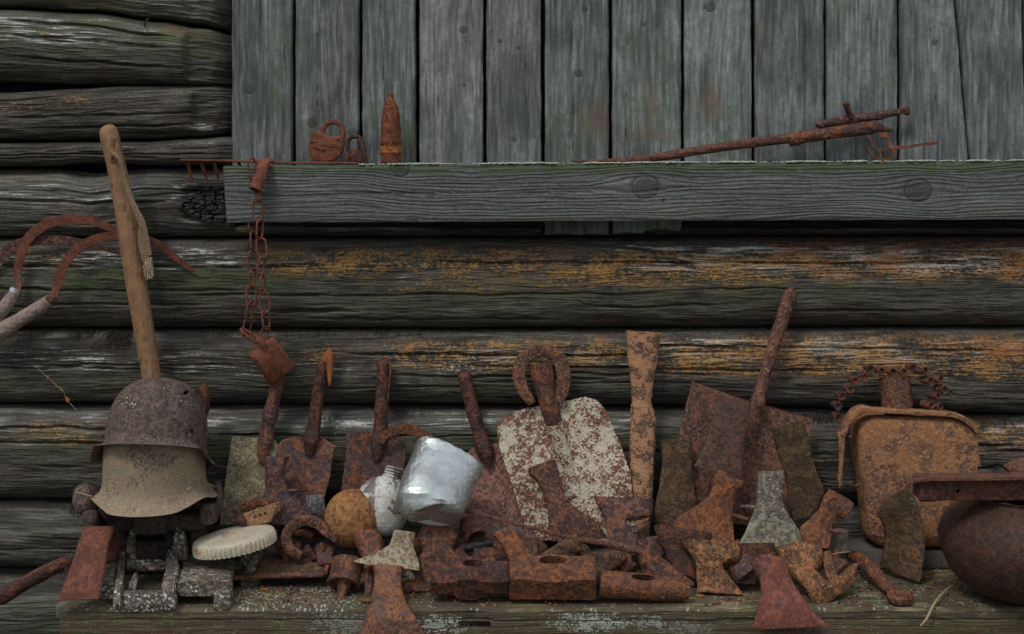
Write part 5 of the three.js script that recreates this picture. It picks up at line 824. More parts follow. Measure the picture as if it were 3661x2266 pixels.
axe('brown axe head with an open folded socket in front of the canister', 'M', [[800, 138, 1000, 250, .17, 16], [742, 230, 905, 420, .175, 18], [690, 350, 860, 520, .18, 16], [600, 455, 815, 590, .187, 14], [480, 560, 828, 645, .195, 11], [505, 650, 815, 705, .203, 8], [555, 760, 800, 790, .21, 5]], 'orange', { seed: 33, tint: .85, lugs: [[800, 588, 962, 620, .195, 16]], sockets: [{ p: [[770, 250, .165, 80], [860, 290, .168, 105], [940, 340, .172, 112], [1010, 390, .176, 108]], flat: .75 }] });
axe('tan pitted forked axe head lying at the bench front', 'M', [[215, 795, 480, 716, .205, 34], [262, 880, 655, 742, .212, 36], [310, 965, 745, 835, .222, 36], [352, 1040, 725, 965, .235, 34], [405, 1115, 660, 1030, .252, 32], [520, 1215, 730, 1090, .272, 30], [600, 1310, 800, 1190, .288, 26]], 'pitted', { seed: 34, prongs: [{ p: [[600, 1330, .285, 70], [690, 1290, .285, 105], [800, 1230, .28, 98], [910, 1165, .265, 84], [1000, 1080, .25, 66], [1068, 965, .235, 22]], t: 26 }, { p: [[840, 1130, .26, 55], [810, 1030, .25, 62], [785, 930, .24, 52], [770, 840, .23, 40]], t: 22 }] });
axe('large red brown axe head hanging over the bench edge', 'G', [[1425, 870, 1730, 856, .285, 40], [1450, 930, 1752, 920, .293, 38], [1500, 1010, 1770, 990, .303, 32], [1520, 1090, 1800, 1060, .315, 26], [1515, 1170, 1850, 1130, .328, 20], [1495, 1270, 1905, 1210, .343, 14], [1470, 1380, 1970, 1300, .354, 9], [1450, 1445, 2060, 1390, .36, 5], [1500, 1472, 2155, 1440, .362, 3]], 'red', { seed: 35, holes: [at(ell(.024, .09, .010).rotateZ(Math.PI / 2), FW('G', 1410, 950, .285), 0, 0, -.5)] });
axe('pale grey green axe head lying across another at the bench front', 'C', [[1885, 540, 2108, 560, .19, 30], [1866, 600, 2096, 615, .197, 28], [1830, 690, 2086, 685, .206, 22], [1720, 742, 2108, 750, .222, 14], [1590, 788, 2128, 810, .236, 9], [1508, 817, 2136, 862, .246, 5], [1640, 850, 2132, 906, .256, 3]], 'pale', { seed: 36 });
axe('orange brown axe head hanging over the bench edge below the pale one', 'C', [[1690, 870, 1986, 880, .268, 26], [1702, 940, 1976, 940, .276, 26], [1696, 1030, 1976, 1030, .29, 22], [1668, 1140, 1988, 1130, .31, 18], [1638, 1250, 2022, 1220, .33, 14], [1595, 1400, 2092, 1340, .35, 9], [1540, 1540, 2170, 1480, .36, 6], [1500, 1640, 2230, 1600, .364, 3]], 'orange', { seed: 37, lugs: [[1680, 1195, 1570, 1192, .33, 24]] });
axe('dark axe head mostly hidden below the cannon ball', 'C', [[1495, 590, 1760, 556, .16, 40], [1535, 680, 1802, 660, .18, 36], [1580, 780, 1790, 740, .2, 28], [1600, 870, 1705, 880, .215, 18], [1608, 1000, 1692, 1000, .235, 12], [1612, 1170, 1672, 1180, .26, 6]], 'dark', { seed: 38, tint: 1.2 });
axe('red brown wavy sided axe head with an orange stain under the aluminium cup', 'E', [[300, 388, 566, 388, .18, 28], [302, 455, 568, 452, .184, 28], [278, 515, 595, 510, .188, 27], [240, 572, 636, 568, .192, 26], [240, 606, 638, 602, .195, 26], [270, 668, 604, 660, .199, 24], [290, 712, 590, 702, .203, 22], [260, 775, 640, 762, .208, 18], [212, 860, 712, 845, .214, 13], [160, 960, 745, 935, .222, 9], [125, 1050, 700, 1030, .23, 6], [115, 1108, 640, 1100, .236, 3]], 'brown', { seed: 39, amp: .0008 });
axe('rusty axe head with a green lichen speck behind the sledge hammer', 'E', [[965, 570, 1160, 513, .2, 28], [1010, 615, 1205, 565, .207, 28], [1062, 695, 1265, 645, .218, 26], [1112, 785, 1345, 755, .232, 22], [1150, 865, 1435, 850, .245, 16], [1180, 940, 1480, 930, .255, 8]], 'orange', { seed: 40, tint: .85 });
axe('small brown axe poll lying below the long rod', 'E', [[1165, 560, 1350, 503, .17, 30], [1198, 645, 1392, 602, .18, 30], [1275, 712, 1402, 700, .19, 26], [1300, 800, 1420, 790, .2, 18]], 'brown', { seed: 41 });
axe('olive brown axe head with an open eye below the long rod', 'E', [[1690, 580, 1850, 740, .2, 22], [1600, 640, 1800, 800, .206, 20], [1490, 710, 1800, 850, .215, 15], [1380, 785, 1740, 890, .225, 9], [1340, 850, 1680, 950, .235, 4]], 'olive', { seed: 42, tint: .8, sockets: [{ p: [[1640, 720, .205, 60], [1700, 690, .208, 85], [1770, 655, .212, 105], [1810, 640, .214, 108]], flat: .5 }] });
axe('dark red axe head with an open eye wedged behind the sledge hammers', 'E', [[1140, 905, 1150, 760, .2, 14], [1080, 890, 1060, 715, .2, 20], [980, 880, 950, 690, .2, 28], [880, 875, 860, 690, .198, 34]], 'brown', { seed: 43, tint: .8, sockets: [{ p: [[960, 785, .2, 92], [880, 785, .2, 95], [790, 790, .202, 92]], flat: .6 }] });
axe('tan scabbed iron chunk behind the round hammer', 'G', [[-60, 800, 330, 806, .22, 36], [-60, 880, 340, 870, .226, 36], [-50, 960, 200, 985, .236, 30], [-40, 1060, 120, 1080, .25, 22], [-20, 1130, 60, 1140, .262, 10]], 'pitted', { seed: 44, tint: .85 });
axe('thin curved plough plate standing before the canister', 'H', [[590, 832, 692, 780, .1, 7, .145], [532, 888, 738, 850, .1, 8, .155], [560, 960, 762, 940, .1, 8, .165], [571, 1030, 776, 1030, .1, 8, .175], [562, 1100, 770, 1130, .102, 8, .183], [546, 1165, 748, 1250, .104, 7, .19]], 'olive', { seed: 45, name: 'plough_plate', cat: 'plate', edge: 14, dish: .004, amp: .0008, tint: .85 });

// ================================================================ hammers
// rings along the length: [t, height, depth, chamfer, drop]
function hammer(label, f, x0, y0, x1, y1, z, secs, kind, hole, o = {}) {
  const g = thing('hammer_head', label, 'hammer head', 'sledge hammer heads');
  const a = FW(f, x0, y0, z), b = FW(f, x1, y1, o.z1 ?? z), L = a.distanceTo(b), rings = smoothRows(secs, 5).map(s => {
    const [t, h, d, c] = s, P = []; const pts = [[-d / 2 + c, h / 2], [d / 2 - c, h / 2], [d / 2, h / 2 - c], [d / 2, -h / 2 + c], [d / 2 - c, -h / 2], [-d / 2 + c, -h / 2], [-d / 2, -h / 2 + c], [-d / 2, h / 2 - c]];
    for (let i = 0; i < 8; i++) { const p = pts[i], q = pts[(i + 1) % 8]; for (let k = 0; k < 5; k++) P.push(V((t - .5) * L, lerp(p[1], q[1], k / 5) + (s[4] ?? 0), lerp(p[0], q[0], k / 5))); } return P;
  });
  let q = loft(rings); const m = a.clone().lerp(b, .5), ang = Math.atan2(b.y - a.y, b.x - a.x), yaw = -Math.atan2((o.z1 ?? z) - z, b.x - a.x);
  if (hole) q = cut(q, ell(hole[1], .2, hole[2]).translate((hole[0] - .5) * L, .01, hole[3] ?? 0));
  rough(q, .0013, 55, o.seed ?? 3); at(q, m, o.tilt ?? 0, yaw, ang);
  part('head', fin(q, .6), iron(kind, o.tint), g); if (o.bottom !== false) { q = g.children[0].geometry; q.computeBoundingBox(); q.translate(0, BENCH + .001 - q.boundingBox.min.y, 0); }
  settle(g); return g;
}
hammer('dark sledge hammer head with chamfered sides at the bench edge', 'E', 375, 1060, 1120, 1050, .285, [[0, .05, .05, .012], [.025, .056, .056, .014], [.22, .058, .058, .015], [.30, .058, .058, .014], [.37, .066, .064, .01], [.6, .066, .064, .01], [.68, .058, .058, .014], [.97, .056, .056, .014], [1, .05, .05, .012]], 'dark', [.54, .019, .0095, -.004], { seed: 4, tilt: .42, tint: 1.15 });
hammer('big orange brown sledge hammer head with an oval eye at the bench edge', 'E', 1128, 1075, 1938, 1085, .292, [[0, .06, .058, .008], [.02, .068, .064, .01], [.3, .071, .066, .013], [.42, .076, .07, .017], [.62, .076, .07, .017], [.72, .071, .066, .013], [.98, .068, .064, .01], [1, .06, .058, .008]], 'orange', [.5, .026, .0115, -.006], { seed: 6, tilt: .42, tint: .9 });
{
  const g = thing('hammer_head', 'round bodied rusty hammer head with a tapered peen and oval eye', 'hammer head', 'sledge hammer heads');
  let q = rod('G', [[108, 1085, .295, 100], [120, 1086, .295, 112], [300, 1098, .295, 114], [520, 1116, .295, 112], [680, 1132, .295, 106], [780, 1146, .295, 90], [850, 1160, .295, 74], [888, 1168, .295, 64]], { n: 40, sub: 7 });
  q = cut(q, ell(.0225, .1, .0085).translate(0, .03, 0).applyMatrix4(new THREE.Matrix4().makeRotationFromEuler(new THREE.Euler(.55, 0, -.09)).setPosition(FW('G', 478, 1110, .292))));
  rough(q, .0011, 50, 7); q.computeBoundingBox(); q.translate(0, BENCH + .001 - q.boundingBox.min.y, 0);
  part('head', fin(q, .6), iron('orange', .9), g); settle(g);
}
// ================================================================ vessels and round things
{
  const g = thing('cannon_ball', 'rusty orange cannon ball resting beside the chipped flask', 'ball');
  const s = new THREE.IcosahedronGeometry(.0585, 24); s.deleteAttribute('uv'); s.deleteAttribute('normal'); const q = mergeVertices(s, 1e-6); q.computeVertexNormals();
  part('ball', fin(at(rough(q, .0014, 30), W(1262, 1853, .118)), 1.2), iron('ball'), g); settle(g);
}
{
  const g = thing('flask', 'round white enamel flask chipped to brown iron with a threaded neck', 'flask');
  const u = [.27, -.962], C = (t, r) => [1372 + u[0] * t, 1802 + u[1] * t, .105 - t * .00012, r, .75];
  part('body', fin(rough(rod('N', [C(-112, 20), C(-108, 45), C(-95, 66), C(-70, 84), C(-30, 97), C(10, 100), C(45, 92), C(72, 72), C(88, 50), C(96, 36), C(104, 31)], { n: 36, sub: 6 }), .0012, 30), 1.2, .36), iron('enamel'), g);
  const nk = []; for (let i = 0; i <= 12; i++) nk.push(C(100 + i * 3.4, i > 11 ? 24 : 28 + (i % 3 === 1 ? 3.4 : 0)).map((v, k) => k === 4 ? 1 : v));
  part('neck', fin(rod('N', nk, { n: 26, sub: 3, hollow: .004, deep: .5 }), 1), iron('enamel'), g.children[0]); settle(g);
}
{
  const g = thing('aluminium_cup', 'dented pale aluminium mess cup tipped back on the axe heads', 'cup');
  const R = [[1528, 1832, .232, 70, .6], [1528, 1830, .231, 98, .6], [1530, 1822, .226, 116, .6], [1534, 1808, .218, 124, .6], [1546, 1776, .2, 127, .6], [1564, 1732, .176, 127, .59], [1583, 1688, .152, 127, .58], [1598, 1652, .132, 128, .58], [1602, 1643, .127, 132, .58], [1606, 1634, .122, 129, .58]];
  let q = rod('N', R, { n: 64, sub: 7, pow: 2.7, hollow: .0022, deep: .82 }); rough(q, .0048, 13, 12);
  q = cut(q, ...[[1000, 1332], [992, 1362]].map(p => at(new THREE.CylinderGeometry(.002, .002, .06, 8).scale(1, 1, 1).rotateX(Math.PI / 2), FW('D', p[0], p[1], .19))));
  part('body', fin(q, 1), iron('alu'), g); settle(g);
}
{ // canister
  const g = thing('canister', 'rusty orange flat canister with dark spots and a round neck leaning on the wall', 'canister');
  part('tank', fin(rough(plate('N', [[3135, 1478, 3380, 1484, .05, 62], [3098, 1482, 3425, 1492, .05, 78], [3070, 1494, 3456, 1508, .05, 86], [3052, 1515, 3474, 1530, .05, 90], [3047, 1550, 3482, 1560, .05, 92], [3050, 1620, 3490, 1630, .05, 93], [3062, 1700, 3502, 1710, .052, 94], [3074, 1800, 3514, 1810, .054, 94], [3083, 1880, 3521, 1890, .056, 92], [3092, 1910, 3516, 1918, .057, 84], [3112, 1930, 3496, 1936, .058, 70], [3140, 1941, 3470, 1944, .058, 50]], { nx: 30, sub: 7, edge: 26 }), .0012, 22), .7), iron('can'), g);
  part('neck', fin(rough(rod('L', [[752, 510, .05, 148], [745, 470, .05, 150], [738, 380, .05, 148], [728, 280, .05, 152], [722, 215, .05, 160], [720, 195, .05, 160]], { n: 36, hollow: .003, deep: .6 }), .0016, 50), .9), iron('blotch', 1.1), g);
  part('neck_seam', fin(ribbon('L', [[872, 215, .058, 12], [880, 330, .058, 14], [896, 480, .058, 14]], 4, { nx: 5 })), iron('dark'), g.children[1]);
  part('rim_strap', fin(rough(ribbon('L', [[190, 760, .09, 26], [215, 690, .09, 30], [262, 600, .09, 32], [330, 530, .088, 34], [400, 502, .086, 30], [505, 512, .084, 21]], 34, { nx: 8 }), .0014, 60), .7), iron('can'), g);
  part('rim_strap', fin(rough(ribbon('L', [[512, 516, .084, 22], [700, 526, .084, 22], [900, 534, .084, 22], [1100, 544, .084, 24], [1280, 560, .084, 27], [1400, 602, .085, 29], [1470, 660, .086, 29], [1518, 716, .086, 22], [1530, 752, .086, 10]], 34, { nx: 8 }), .0014, 60), .7), iron('can'), g);
  part('torn_strap', fin(rough(ribbon('L', [[182, 735, .1, 40], [192, 800, .102, 33], [190, 950, .104, 28], [182, 1100, .105, 22], [172, 1200, .106, 24], [180, 1250, .106, 20], [170, 1292, .106, 4]], 3, { nx: 8 }), .0012, 60), .7), iron('can', .85), g);
  for (const [x, y] of [[265, 795], [275, 1250], [345, 1275]]) part('bracket', fin(rough(rod('L', [[x - 30, y + 25, .085, 16], [x, y, .098, 20], [x + 28, y - 8, .1, 14]], { n: 10 }), .001, 90), .9), iron('orange'), g.children[0]);
  settle(g);
}
{ // belt of cartridge links round the canister neck
  const g = thing('cartridge_belt', 'belt of rusty empty cartridge links looped over the canister neck', 'belt');
  const S = [[165, 592, 0], [160, 482, 0], [196, 382, 0], [278, 312, 0], [328, 226, 0], [430, 190, 0], [484, 106, 0], [590, 132, 0], [708, 142, 0], [816, 142, 0], [908, 98, 0], [1032, 126, 1], [1084, 230, 1], [1182, 214, 1], [1226, 316, 1], [1160, 380, 1], [1092, 472, 1], [1184, 486, 1]];
  const P = S.map(s => FW('L', s[0], s[1], .052 + (s[2] ? .03 : .02)));
  const tub = loft((() => { const o = []; const r = .0080; for (const [rr, z] of [[r * .94, -.026], [r, -.024], [r, -.004], [r * 1.06, -.003], [r * 1.06, 0], [r * .8, 0], [r * .76, -.004], [r * .3, -.005]]) { const k = []; for (let i = 0; i < 18; i++) k.push(V(rr * Math.cos(i / 9 * Math.PI), rr * Math.sin(i / 9 * Math.PI), z)); o.push(k); } return o; })());
  P.forEach((p, i) => { const q = tub.clone(); at(rough(q, .0006, 160, i), p, 0, S[i][2] ? .55 + .1 * Math.sin(i * 3) : .12, 0); part('casing', fin(q, .7), iron('brown', 1.1), g); if (i) { const a = P[i - 1], d = p.clone().sub(a), L = d.length() - .014; if (L > .002) { const b = new THREE.BoxGeometry(L + .006, .0022, .010); at(b, a.clone().lerp(p, .5).add(V(0, 0, -.008)), 0, -Math.atan2(d.z, d.x), Math.atan2(d.y, Math.hypot(d.x, d.z)) * 1); if (d.x < 0) { } part('strip', fin(b), iron('brown'), g); } } });
  settle(g);
}
{ // pot and iron frame
  const g = thing('iron_pot', 'big round bellied dark iron pot standing at the bench edge', 'pot');
  const pr = [[.001, 0], [.05, .001], [.1, .012], [.14, .042], [.162, .085], [.166, .115], [.158, .145], [.138, .168], [.118, .182], [.108, .19], [.112, .197], [.106, .197], [.1, .188], [.112, .175], [.15, .14], [.156, .11], [.13, .05], [.06, .012], [.001, .01]];
  const l = new THREE.LatheGeometry(smoothRows(pr, 4).map(p => new THREE.Vector2(Math.max(.0006, p[0]), p[1])), 96); l.deleteAttribute('uv'); l.deleteAttribute('normal'); const q = mergeVertices(l, 1e-6); q.computeVertexNormals();
  const c = W(3676, 1900, .262); c.y = BENCH; part('body', fin(at(rough(q, .002, 40), c), .9), iron('pot'), g); settle(g);
  const t = thing('iron_beam', 'heavy rusty iron beam with a flanged top lying across the pot', 'beam');
  const top = W(3300, 1712, .36), bx = (x0, x1, y0, y1, z0, z1, n) => { const A = W(x0, y0, z1), B = W(x1, y1, z1); return new RoundedBoxGeometry(B.x - A.x, A.y - B.y, z1 - z0, 4, .003).translate((A.x + B.x) / 2, (A.y + B.y) / 2, (z0 + z1) / 2); };
  const mv = b => { b.deleteAttribute('uv'); b.deleteAttribute('normal'); const k = mergeVertices(b, 1e-6); k.computeVertexNormals(); return k; };
  let face = mv(bx(3290, 4050, 1712, 1790, .29, .345)); face = cut(face, at(new THREE.CylinderGeometry(.0038, .0038, .2, 14).rotateX(Math.PI / 2), W(3421, 1754, .34)));
  part('web', fin(rough(face, .0008, 40), .6), iron('rail'), t);
  part('flange', fin(rough(plate('L', [[815, 1240, 850, 1258, .31, 5, .345], [1000, 1178, 1070, 1206, .3, 5, .362], [1120, 1156, 1125, 1202, .3, 5, .37], [1500, 1154, 1500, 1200, .3, 5, .37], [2000, 1148, 2000, 1194, .3, 5, .37], [2600, 1146, 2600, 1190, .3, 5, .37]], { nx: 10, sub: 4, edge: 24 }), .0006, 40), .5), iron('rail', 1.05), t);
  part('lip', fin(rough(plate('L', [[840, 1246, 845, 1266, .345, 4], [1060, 1196, 1065, 1228, .363, 4], [1125, 1192, 1125, 1228, .371, 4], [1500, 1190, 1500, 1226, .371, 4], [2000, 1184, 2000, 1220, .371, 4], [2600, 1180, 2600, 1216, .371, 4]], { nx: 8, sub: 4, edge: 16 }), .0006, 40), .6), iron('rail', 1.1), t);
  part('end_web', fin(rough(plate('L', [[905, 1262, 1150, 1232, .305, 12, .338], [930, 1340, 1155, 1330, .305, 12, .338], [980, 1430, 1165, 1425, .308, 12, .338]], { nx: 8 }), .0008, 50), .6), iron('rail'), t);
  settle(t);
  const r = thing('rubber_flap', 'curled black rubber flap lying on the iron beam', 'rubber flap');
  part('flap', fin(plate('L', [[1555, 1085, 1550, 1135, .3, 3], [1620, 1080, 1620, 1140, .305, 3], [1690, 1068, 1690, 1138, .31, 3], [1735, 1050, 1740, 1130, .318, 3], [1790, 1065, 1790, 1128, .325, 3], [1840, 1100, 1835, 1135, .33, 3], [1872, 1138, 1872, 1146, .335, 3]], { nx: 8, dish: .006 }), .8), M.rubber, r); settle(r);
  const o = thing('rust_lump', 'orange crumbly rust lump behind the iron beam', 'lump');
  const sg = new THREE.IcosahedronGeometry(1, 10); sg.deleteAttribute('uv'); sg.deleteAttribute('normal'); const s2 = mergeVertices(sg, 1e-5); s2.scale(.05, .02, .03); s2.computeVertexNormals(); part('lump', fin(at(rough(s2, .008, 45), FW('L', 2030, 1128, .25)), .8), iron('orange'), o); settle(o);
}
// ================================================================ rods, horseshoes, scraps
{
  const g = thing('long_rod', 'long thin red brown rod lying across the axe heads, thicker at one end', 'rod');
  part('bar', fin(rough(rod('E', [[715, 338, .178, 17], [900, 385, .192, 18], [1300, 490, .222, 18], [1700, 585, .25, 18], [1900, 634, .262, 19]], { n: 8, flat: .8 }), .0008, 70), .7), iron('rail', 1.1), g);
  part('sleeve', fin(rough(rod('G', [[-20, 686, .264, 24], [60, 702, .268, 26], [160, 718, .272, 30], [180, 722, .273, 38], [320, 752, .278, 38], [470, 790, .282, 36]], { n: 16 }), .001, 70), .8), iron('rail', 1.1), g); settle(g);
}
{
  const h1 = thing('horseshoe', 'worn rusty horseshoe propped up on the tray', 'horseshoe', 'horseshoes');
  part('shoe', fin(rough(ribbon('C', [[1338, 612, .16, 24], [1290, 570, .16, 40], [1220, 500, .158, 50], [1130, 440, .155, 52], [1020, 430, .152, 52], [930, 480, .15, 54], [872, 560, .15, 56], [872, 650, .152, 54], [930, 725, .156, 48], [1010, 765, .16, 34]], 16, { nx: 10 }), .0022, 90), 1), iron('shoe', .95), h1); settle(h1);
  const h2 = thing('horseshoe', 'darker rusty horseshoe tucked behind the worn one', 'horseshoe', 'horseshoes');
  part('shoe', fin(rough(ribbon('C', [[1180, 400, .105, 40], [1080, 372, .105, 46], [960, 355, .105, 48], [850, 385, .106, 50], [770, 450, .108, 50], [745, 540, .11, 50], [775, 640, .112, 44], [830, 720, .114, 36], [880, 830, .13, 34]], 14, { nx: 10 }), .0022, 90), 1), iron('shoe', .75), h2); settle(h2);
  const lumps = [['E', 'orange', 'orange rust flake wedged inside the worn horseshoe', [[950, 550, .12, 26], [1040, 545, .12, 40], [1120, 580, .12, 30]]], ['E', 'dark', 'short rusty bolt standing inside the worn horseshoe', [[1120, 790, .15, 34], [1080, 720, .15, 40], [1055, 660, .15, 26]]], ['E', 'brown', 'rusty peg leaning inside the worn horseshoe', [[1215, 780, .15, 38], [1208, 700, .15, 34], [1203, 640, .15, 18]]], ['E', 'dark', 'rounded rusty knob low inside the worn horseshoe', [[990, 720, .14, 30], [970, 660, .14, 42], [960, 625, .14, 26]]]];
  for (const [, kind, label, p] of lumps) { const g = thing('rust_scrap', label, 'scrap', 'rust scraps in the tray'); part('scrap', fin(rough(rod('C', p, { n: 10, flat: .7 }), .003, 70), .6), iron(kind), g); settle(g); }
}
{ // channel piece with three holes
  const g = thing('perforated_bracket', 'tan rusty bracket with three round holes and a rolled end', 'bracket');
  let q = plate('C', [[455, 362, 490, 468, .14, 7], [540, 330, 545, 512, .142, 7], [640, 300, 640, 462, .144, 7], [715, 275, 722, 440, .146, 7], [745, 258, 750, 380, .147, 7], [800, 250, 812, 330, .146, 8]], { nx: 14, sub: 5 });
  q = cut(q, ...[[568, 391], [618, 374], [666, 357]].map(p => at(new THREE.CylinderGeometry(.0034, .0034, .04, 14).rotateX(Math.PI / 2), FW('C', p[0], p[1], .145))));
  part('web', fin(rough(q, .001, 70), .7), iron('tan', .72), g);
  part('flange', fin(rough(plate('C', [[395, 270, 445, 352, .125, 9], [470, 235, 520, 335, .125, 9], [560, 205, 600, 305, .127, 9], [600, 195, 645, 290, .13, 9], [660, 245, 700, 285, .135, 7]], { nx: 10 }), .0022, 80), .7), iron('orange', .85), g);
  part('roll', fin(rough(rod('C', [[365, 335, .13, 16], [400, 350, .135, 30], [430, 400, .138, 40], [455, 440, .14, 44], [462, 480, .14, 30]], { n: 14 }), .0018, 80), .9), iron('dark', 1.2), g);
  part('rolled_end', fin(rough(rod('C', [[740, 320, .14, 60], [790, 300, .14, 52], [815, 290, .14, 36]], { n: 14 }), .0014, 80), .9), iron('tan', .72), g); settle(g);
}
{
  const g = thing('small_tin', 'small battered black and white square tin beside the cannon ball', 'tin');
  const mk = (w, h, d) => { const b = new RoundedBoxGeometry(w, h, d, 3, .0015); b.deleteAttribute('uv'); b.deleteAttribute('normal'); const q = mergeVertices(b, 1e-6); q.computeVertexNormals(); return q; };
  matCache.ttin = rustTex({ a: '#83878a', b: '#9ca0a2', pit: '#26282a', speck: '#70767a', amt: .55, sc: 64, seed: 201 }); const tin = texMat(matCache.ttin, .001, .6);
  part('tin', fin(at(rough(mk(.030, .034, .026), .0014, 60), FW('C', 1145, 265, .12), -.1, .45, .12)), tin, g); part('base', fin(at(rough(mk(.034, .026, .03), .004, 60), FW('C', 1150, 380, .118), .1, .3, 0)), iron('trackdark'), g); settle(g);
}
{ // cap with nozzle
  const g = thing('fuse_cap', 'rusty knurled cap with a cone nozzle pointing down at the bench edge', 'cap');
  const prof = [[.001, .03], [.028, .03], [.0305, .027], [.0305, .012], [.031, -.008], [.0325, -.014], [.0322, -.019], [.027, -.02], [.024, -.012], [.016, -.016], [.011, -.03], [.0095, -.042], [.0085, -.044], [.0085, -.056], [.006, -.057], [.001, -.054]], n = 144;
  const rings = smoothRows(prof, 3).map(([r, y]) => { const o = []; for (let i = 0; i < n; i++) { const t = i / n * Math.PI * 2, am = y > .018 && r > .02 ? .035 * (.5 + .5 * Math.cos(t * 36)) : 0; o.push(V(r * (1 - am) * Math.cos(t), y, r * (1 - am) * Math.sin(t))); } return o; });
  part('cap', fin(at(rough(loft(rings), .0011, 60), FW('C', 1428, 955, .232), -.75, 0, -.08), .7), iron('brown', .95), g); settle(g);
}
{
  const g = thing('broken_socket', 'broken rusty tube socket with a torn open end beside the aluminium cup', 'socket');
  part('tube', fin(rough(rod('E', [[715, 400, .15, 62], [728, 450, .155, 78], [750, 520, .165, 95], [785, 580, .178, 112], [800, 605, .184, 116]], { n: 22, hollow: .004, deep: .7, flat: .8 }), .0028, 60), .9), iron('brown'), g); settle(g);
  const w = thing('charred_stick', 'short charred black stick between the axe heads', 'stick');
  part('stick', fin(rough(rod('E', [[600, 735, .18, 36], [700, 690, .182, 42], [830, 660, .184, 40], [965, 640, .186, 34]], { n: 14 }), .004, 70), .7, .2), M.char, w); settle(w);
  const e = thing('eye_bolt', 'thick rusty eye bolt lying on the bench with its ring to the front', 'eye bolt');
  part('shank', fin(rough(rod('M', [[1000, 850, .1, 30], [1030, 862, .11, 52], [1100, 885, .125, 66], [1180, 940, .15, 80], [1260, 1020, .185, 82], [1340, 1110, .22, 72], [1410, 1190, .25, 64], [1480, 1250, .28, 56]], { n: 20, roundA: true }), .002, 60), 1), iron('orange'), e);
  part('ring', fin(rough(at(new THREE.TorusGeometry(.0158, .0085, 18, 36).rotateX(Math.PI / 2).scale(1, 1.1, 1), FW('M', 1562, 1318, .305), .1, 0, -.05), .0014, 80), 1.2), iron('orange', .85), e); settle(e);
  const s = thing('wood_stub', 'pale grey wooden peg standing behind the socketed axe head', 'peg'); part('peg', fin(rough(rod('M', [[925, 590, .12, 80], [920, 700, .12, 82], [915, 815, .12, 84]], { n: 18 }), .0012, 60), .8, .15), M.grip, s); settle(s);
  const t = thing('twig', 'thin dry twig lying across the bench edge near the pot', 'twig'); part('stem', fin(rod('H', [[915, 1262, .212, 3], [870, 1300, .262, 5], [820, 1360, .332, 6], [785, 1430, .352, 6], [752, 1472, .354, 4]], { n: 7 })), M.straw, t); settle(t);
  const t2 = thing('straw', 'thin pale straw lying behind the forked axe head', 'straw'); part('stem', fin(rod('M', [[805, 850, .2, 4], [900, 835, .2, 4], [1028, 820, .2, 3]], { n: 6 })), M.straw, t2); settle(t2);
  const t3 = thing('straw', 'yellow straw sticking out beside the tan helmet', 'straw'); part('stem', fin(rod('K', [[205, 168, .15, 5], [290, 192, .17, 5], [372, 212, .2, 4]], { n: 6 })), M.straw, t3); settle(t3);
  const c = thing('stone_chip', 'small dark stone chip beside the hanging axe head', 'chip'); part('chip', fin(rough(rod('C', [[2010, 930, .27, 30], [2050, 960, .272, 34], [2085, 990, .275, 12]], { n: 10, flat: .5 }), .002, 80), .6), iron('trackdark', 1.8), c); settle(c);
}
// curled dry leaf and rust flakes on the bench
{
  const r = rng(91), flakes = [[947, 2105], [1104, 2116], [1350, 2135], [1300, 2150], [2600, 2140], [3095, 2165], [3030, 2135], [3320, 2050], [2500, 2130], [3430, 2120], [880, 2125], [1010, 2108], [3200, 2150], [2560, 2155]];
  const flab = ['rust flake in front of the tray rim', 'dark flake before the tray near the fuse cap', 'rust flake below the nozzle of the fuse cap', 'rust flake at the bench edge beside the hanging orange brown axe head', 'rust flake beside the edge of the tan pitted axe head', 'dry curled leaf scrap before the forked axe head', "flake beside the forked axe head's prong", 'flake behind the curved plough plate', 'flake under the purple forked axe head', 'flake lying beside the dry twig', 'flake near the lichen crusted track link foot', 'flake under the front rim of the tray', 'flake beside the ring of the eye bolt', 'flake at the bench edge below the tan pitted axe head']; let fi = 0;
  for (const [x, y] of flakes) {
    const g = thing('rust_flake', 'thin ' + flab[fi++], 'flake', 'rust flakes on the bench'); const z = zb(y), n = 9, s = .004 + r() * .006, top = [], P = [];
    for (let i = 0; i < n; i++) { const a = i / n * 6.283, q = s * (.6 + r() * .6); P.push(V(q * Math.cos(a), 0, q * .8 * Math.sin(a))); }
    const bot = P.map(p => p.clone().add(V(0, .001, 0))), tp = P.map(p => p.clone().add(V(0, .003 + r() * .0015, 0))); part('flake', fin(loft([bot, tp]).translate(W(x, y, z).x, BENCH - .0025, z), .5), r() < .6 ? iron('orange') : M.leaf, g); settle(g);
  }
  const gs = []; for (let i = 0; i < 1400; i++) { const x = lerp(860, 3560, r()), z = .02 + r() * .3; if (z > .26 && r() < .75) continue; const q = new THREE.TetrahedronGeometry(.001 + r() * r() * .0035); q.rotateX(r() * 6).rotateY(r() * 6); q.translate((x - CX) / FOC * (DIST - z), BENCH, z); gs.push(q); }
  const m = part('crumbs', join(...gs), M.fibre, scene); m.userData = { label: 'dark crumbs of rust and bark scattered on the bench', category: 'crumbs', kind: 'stuff' };
}

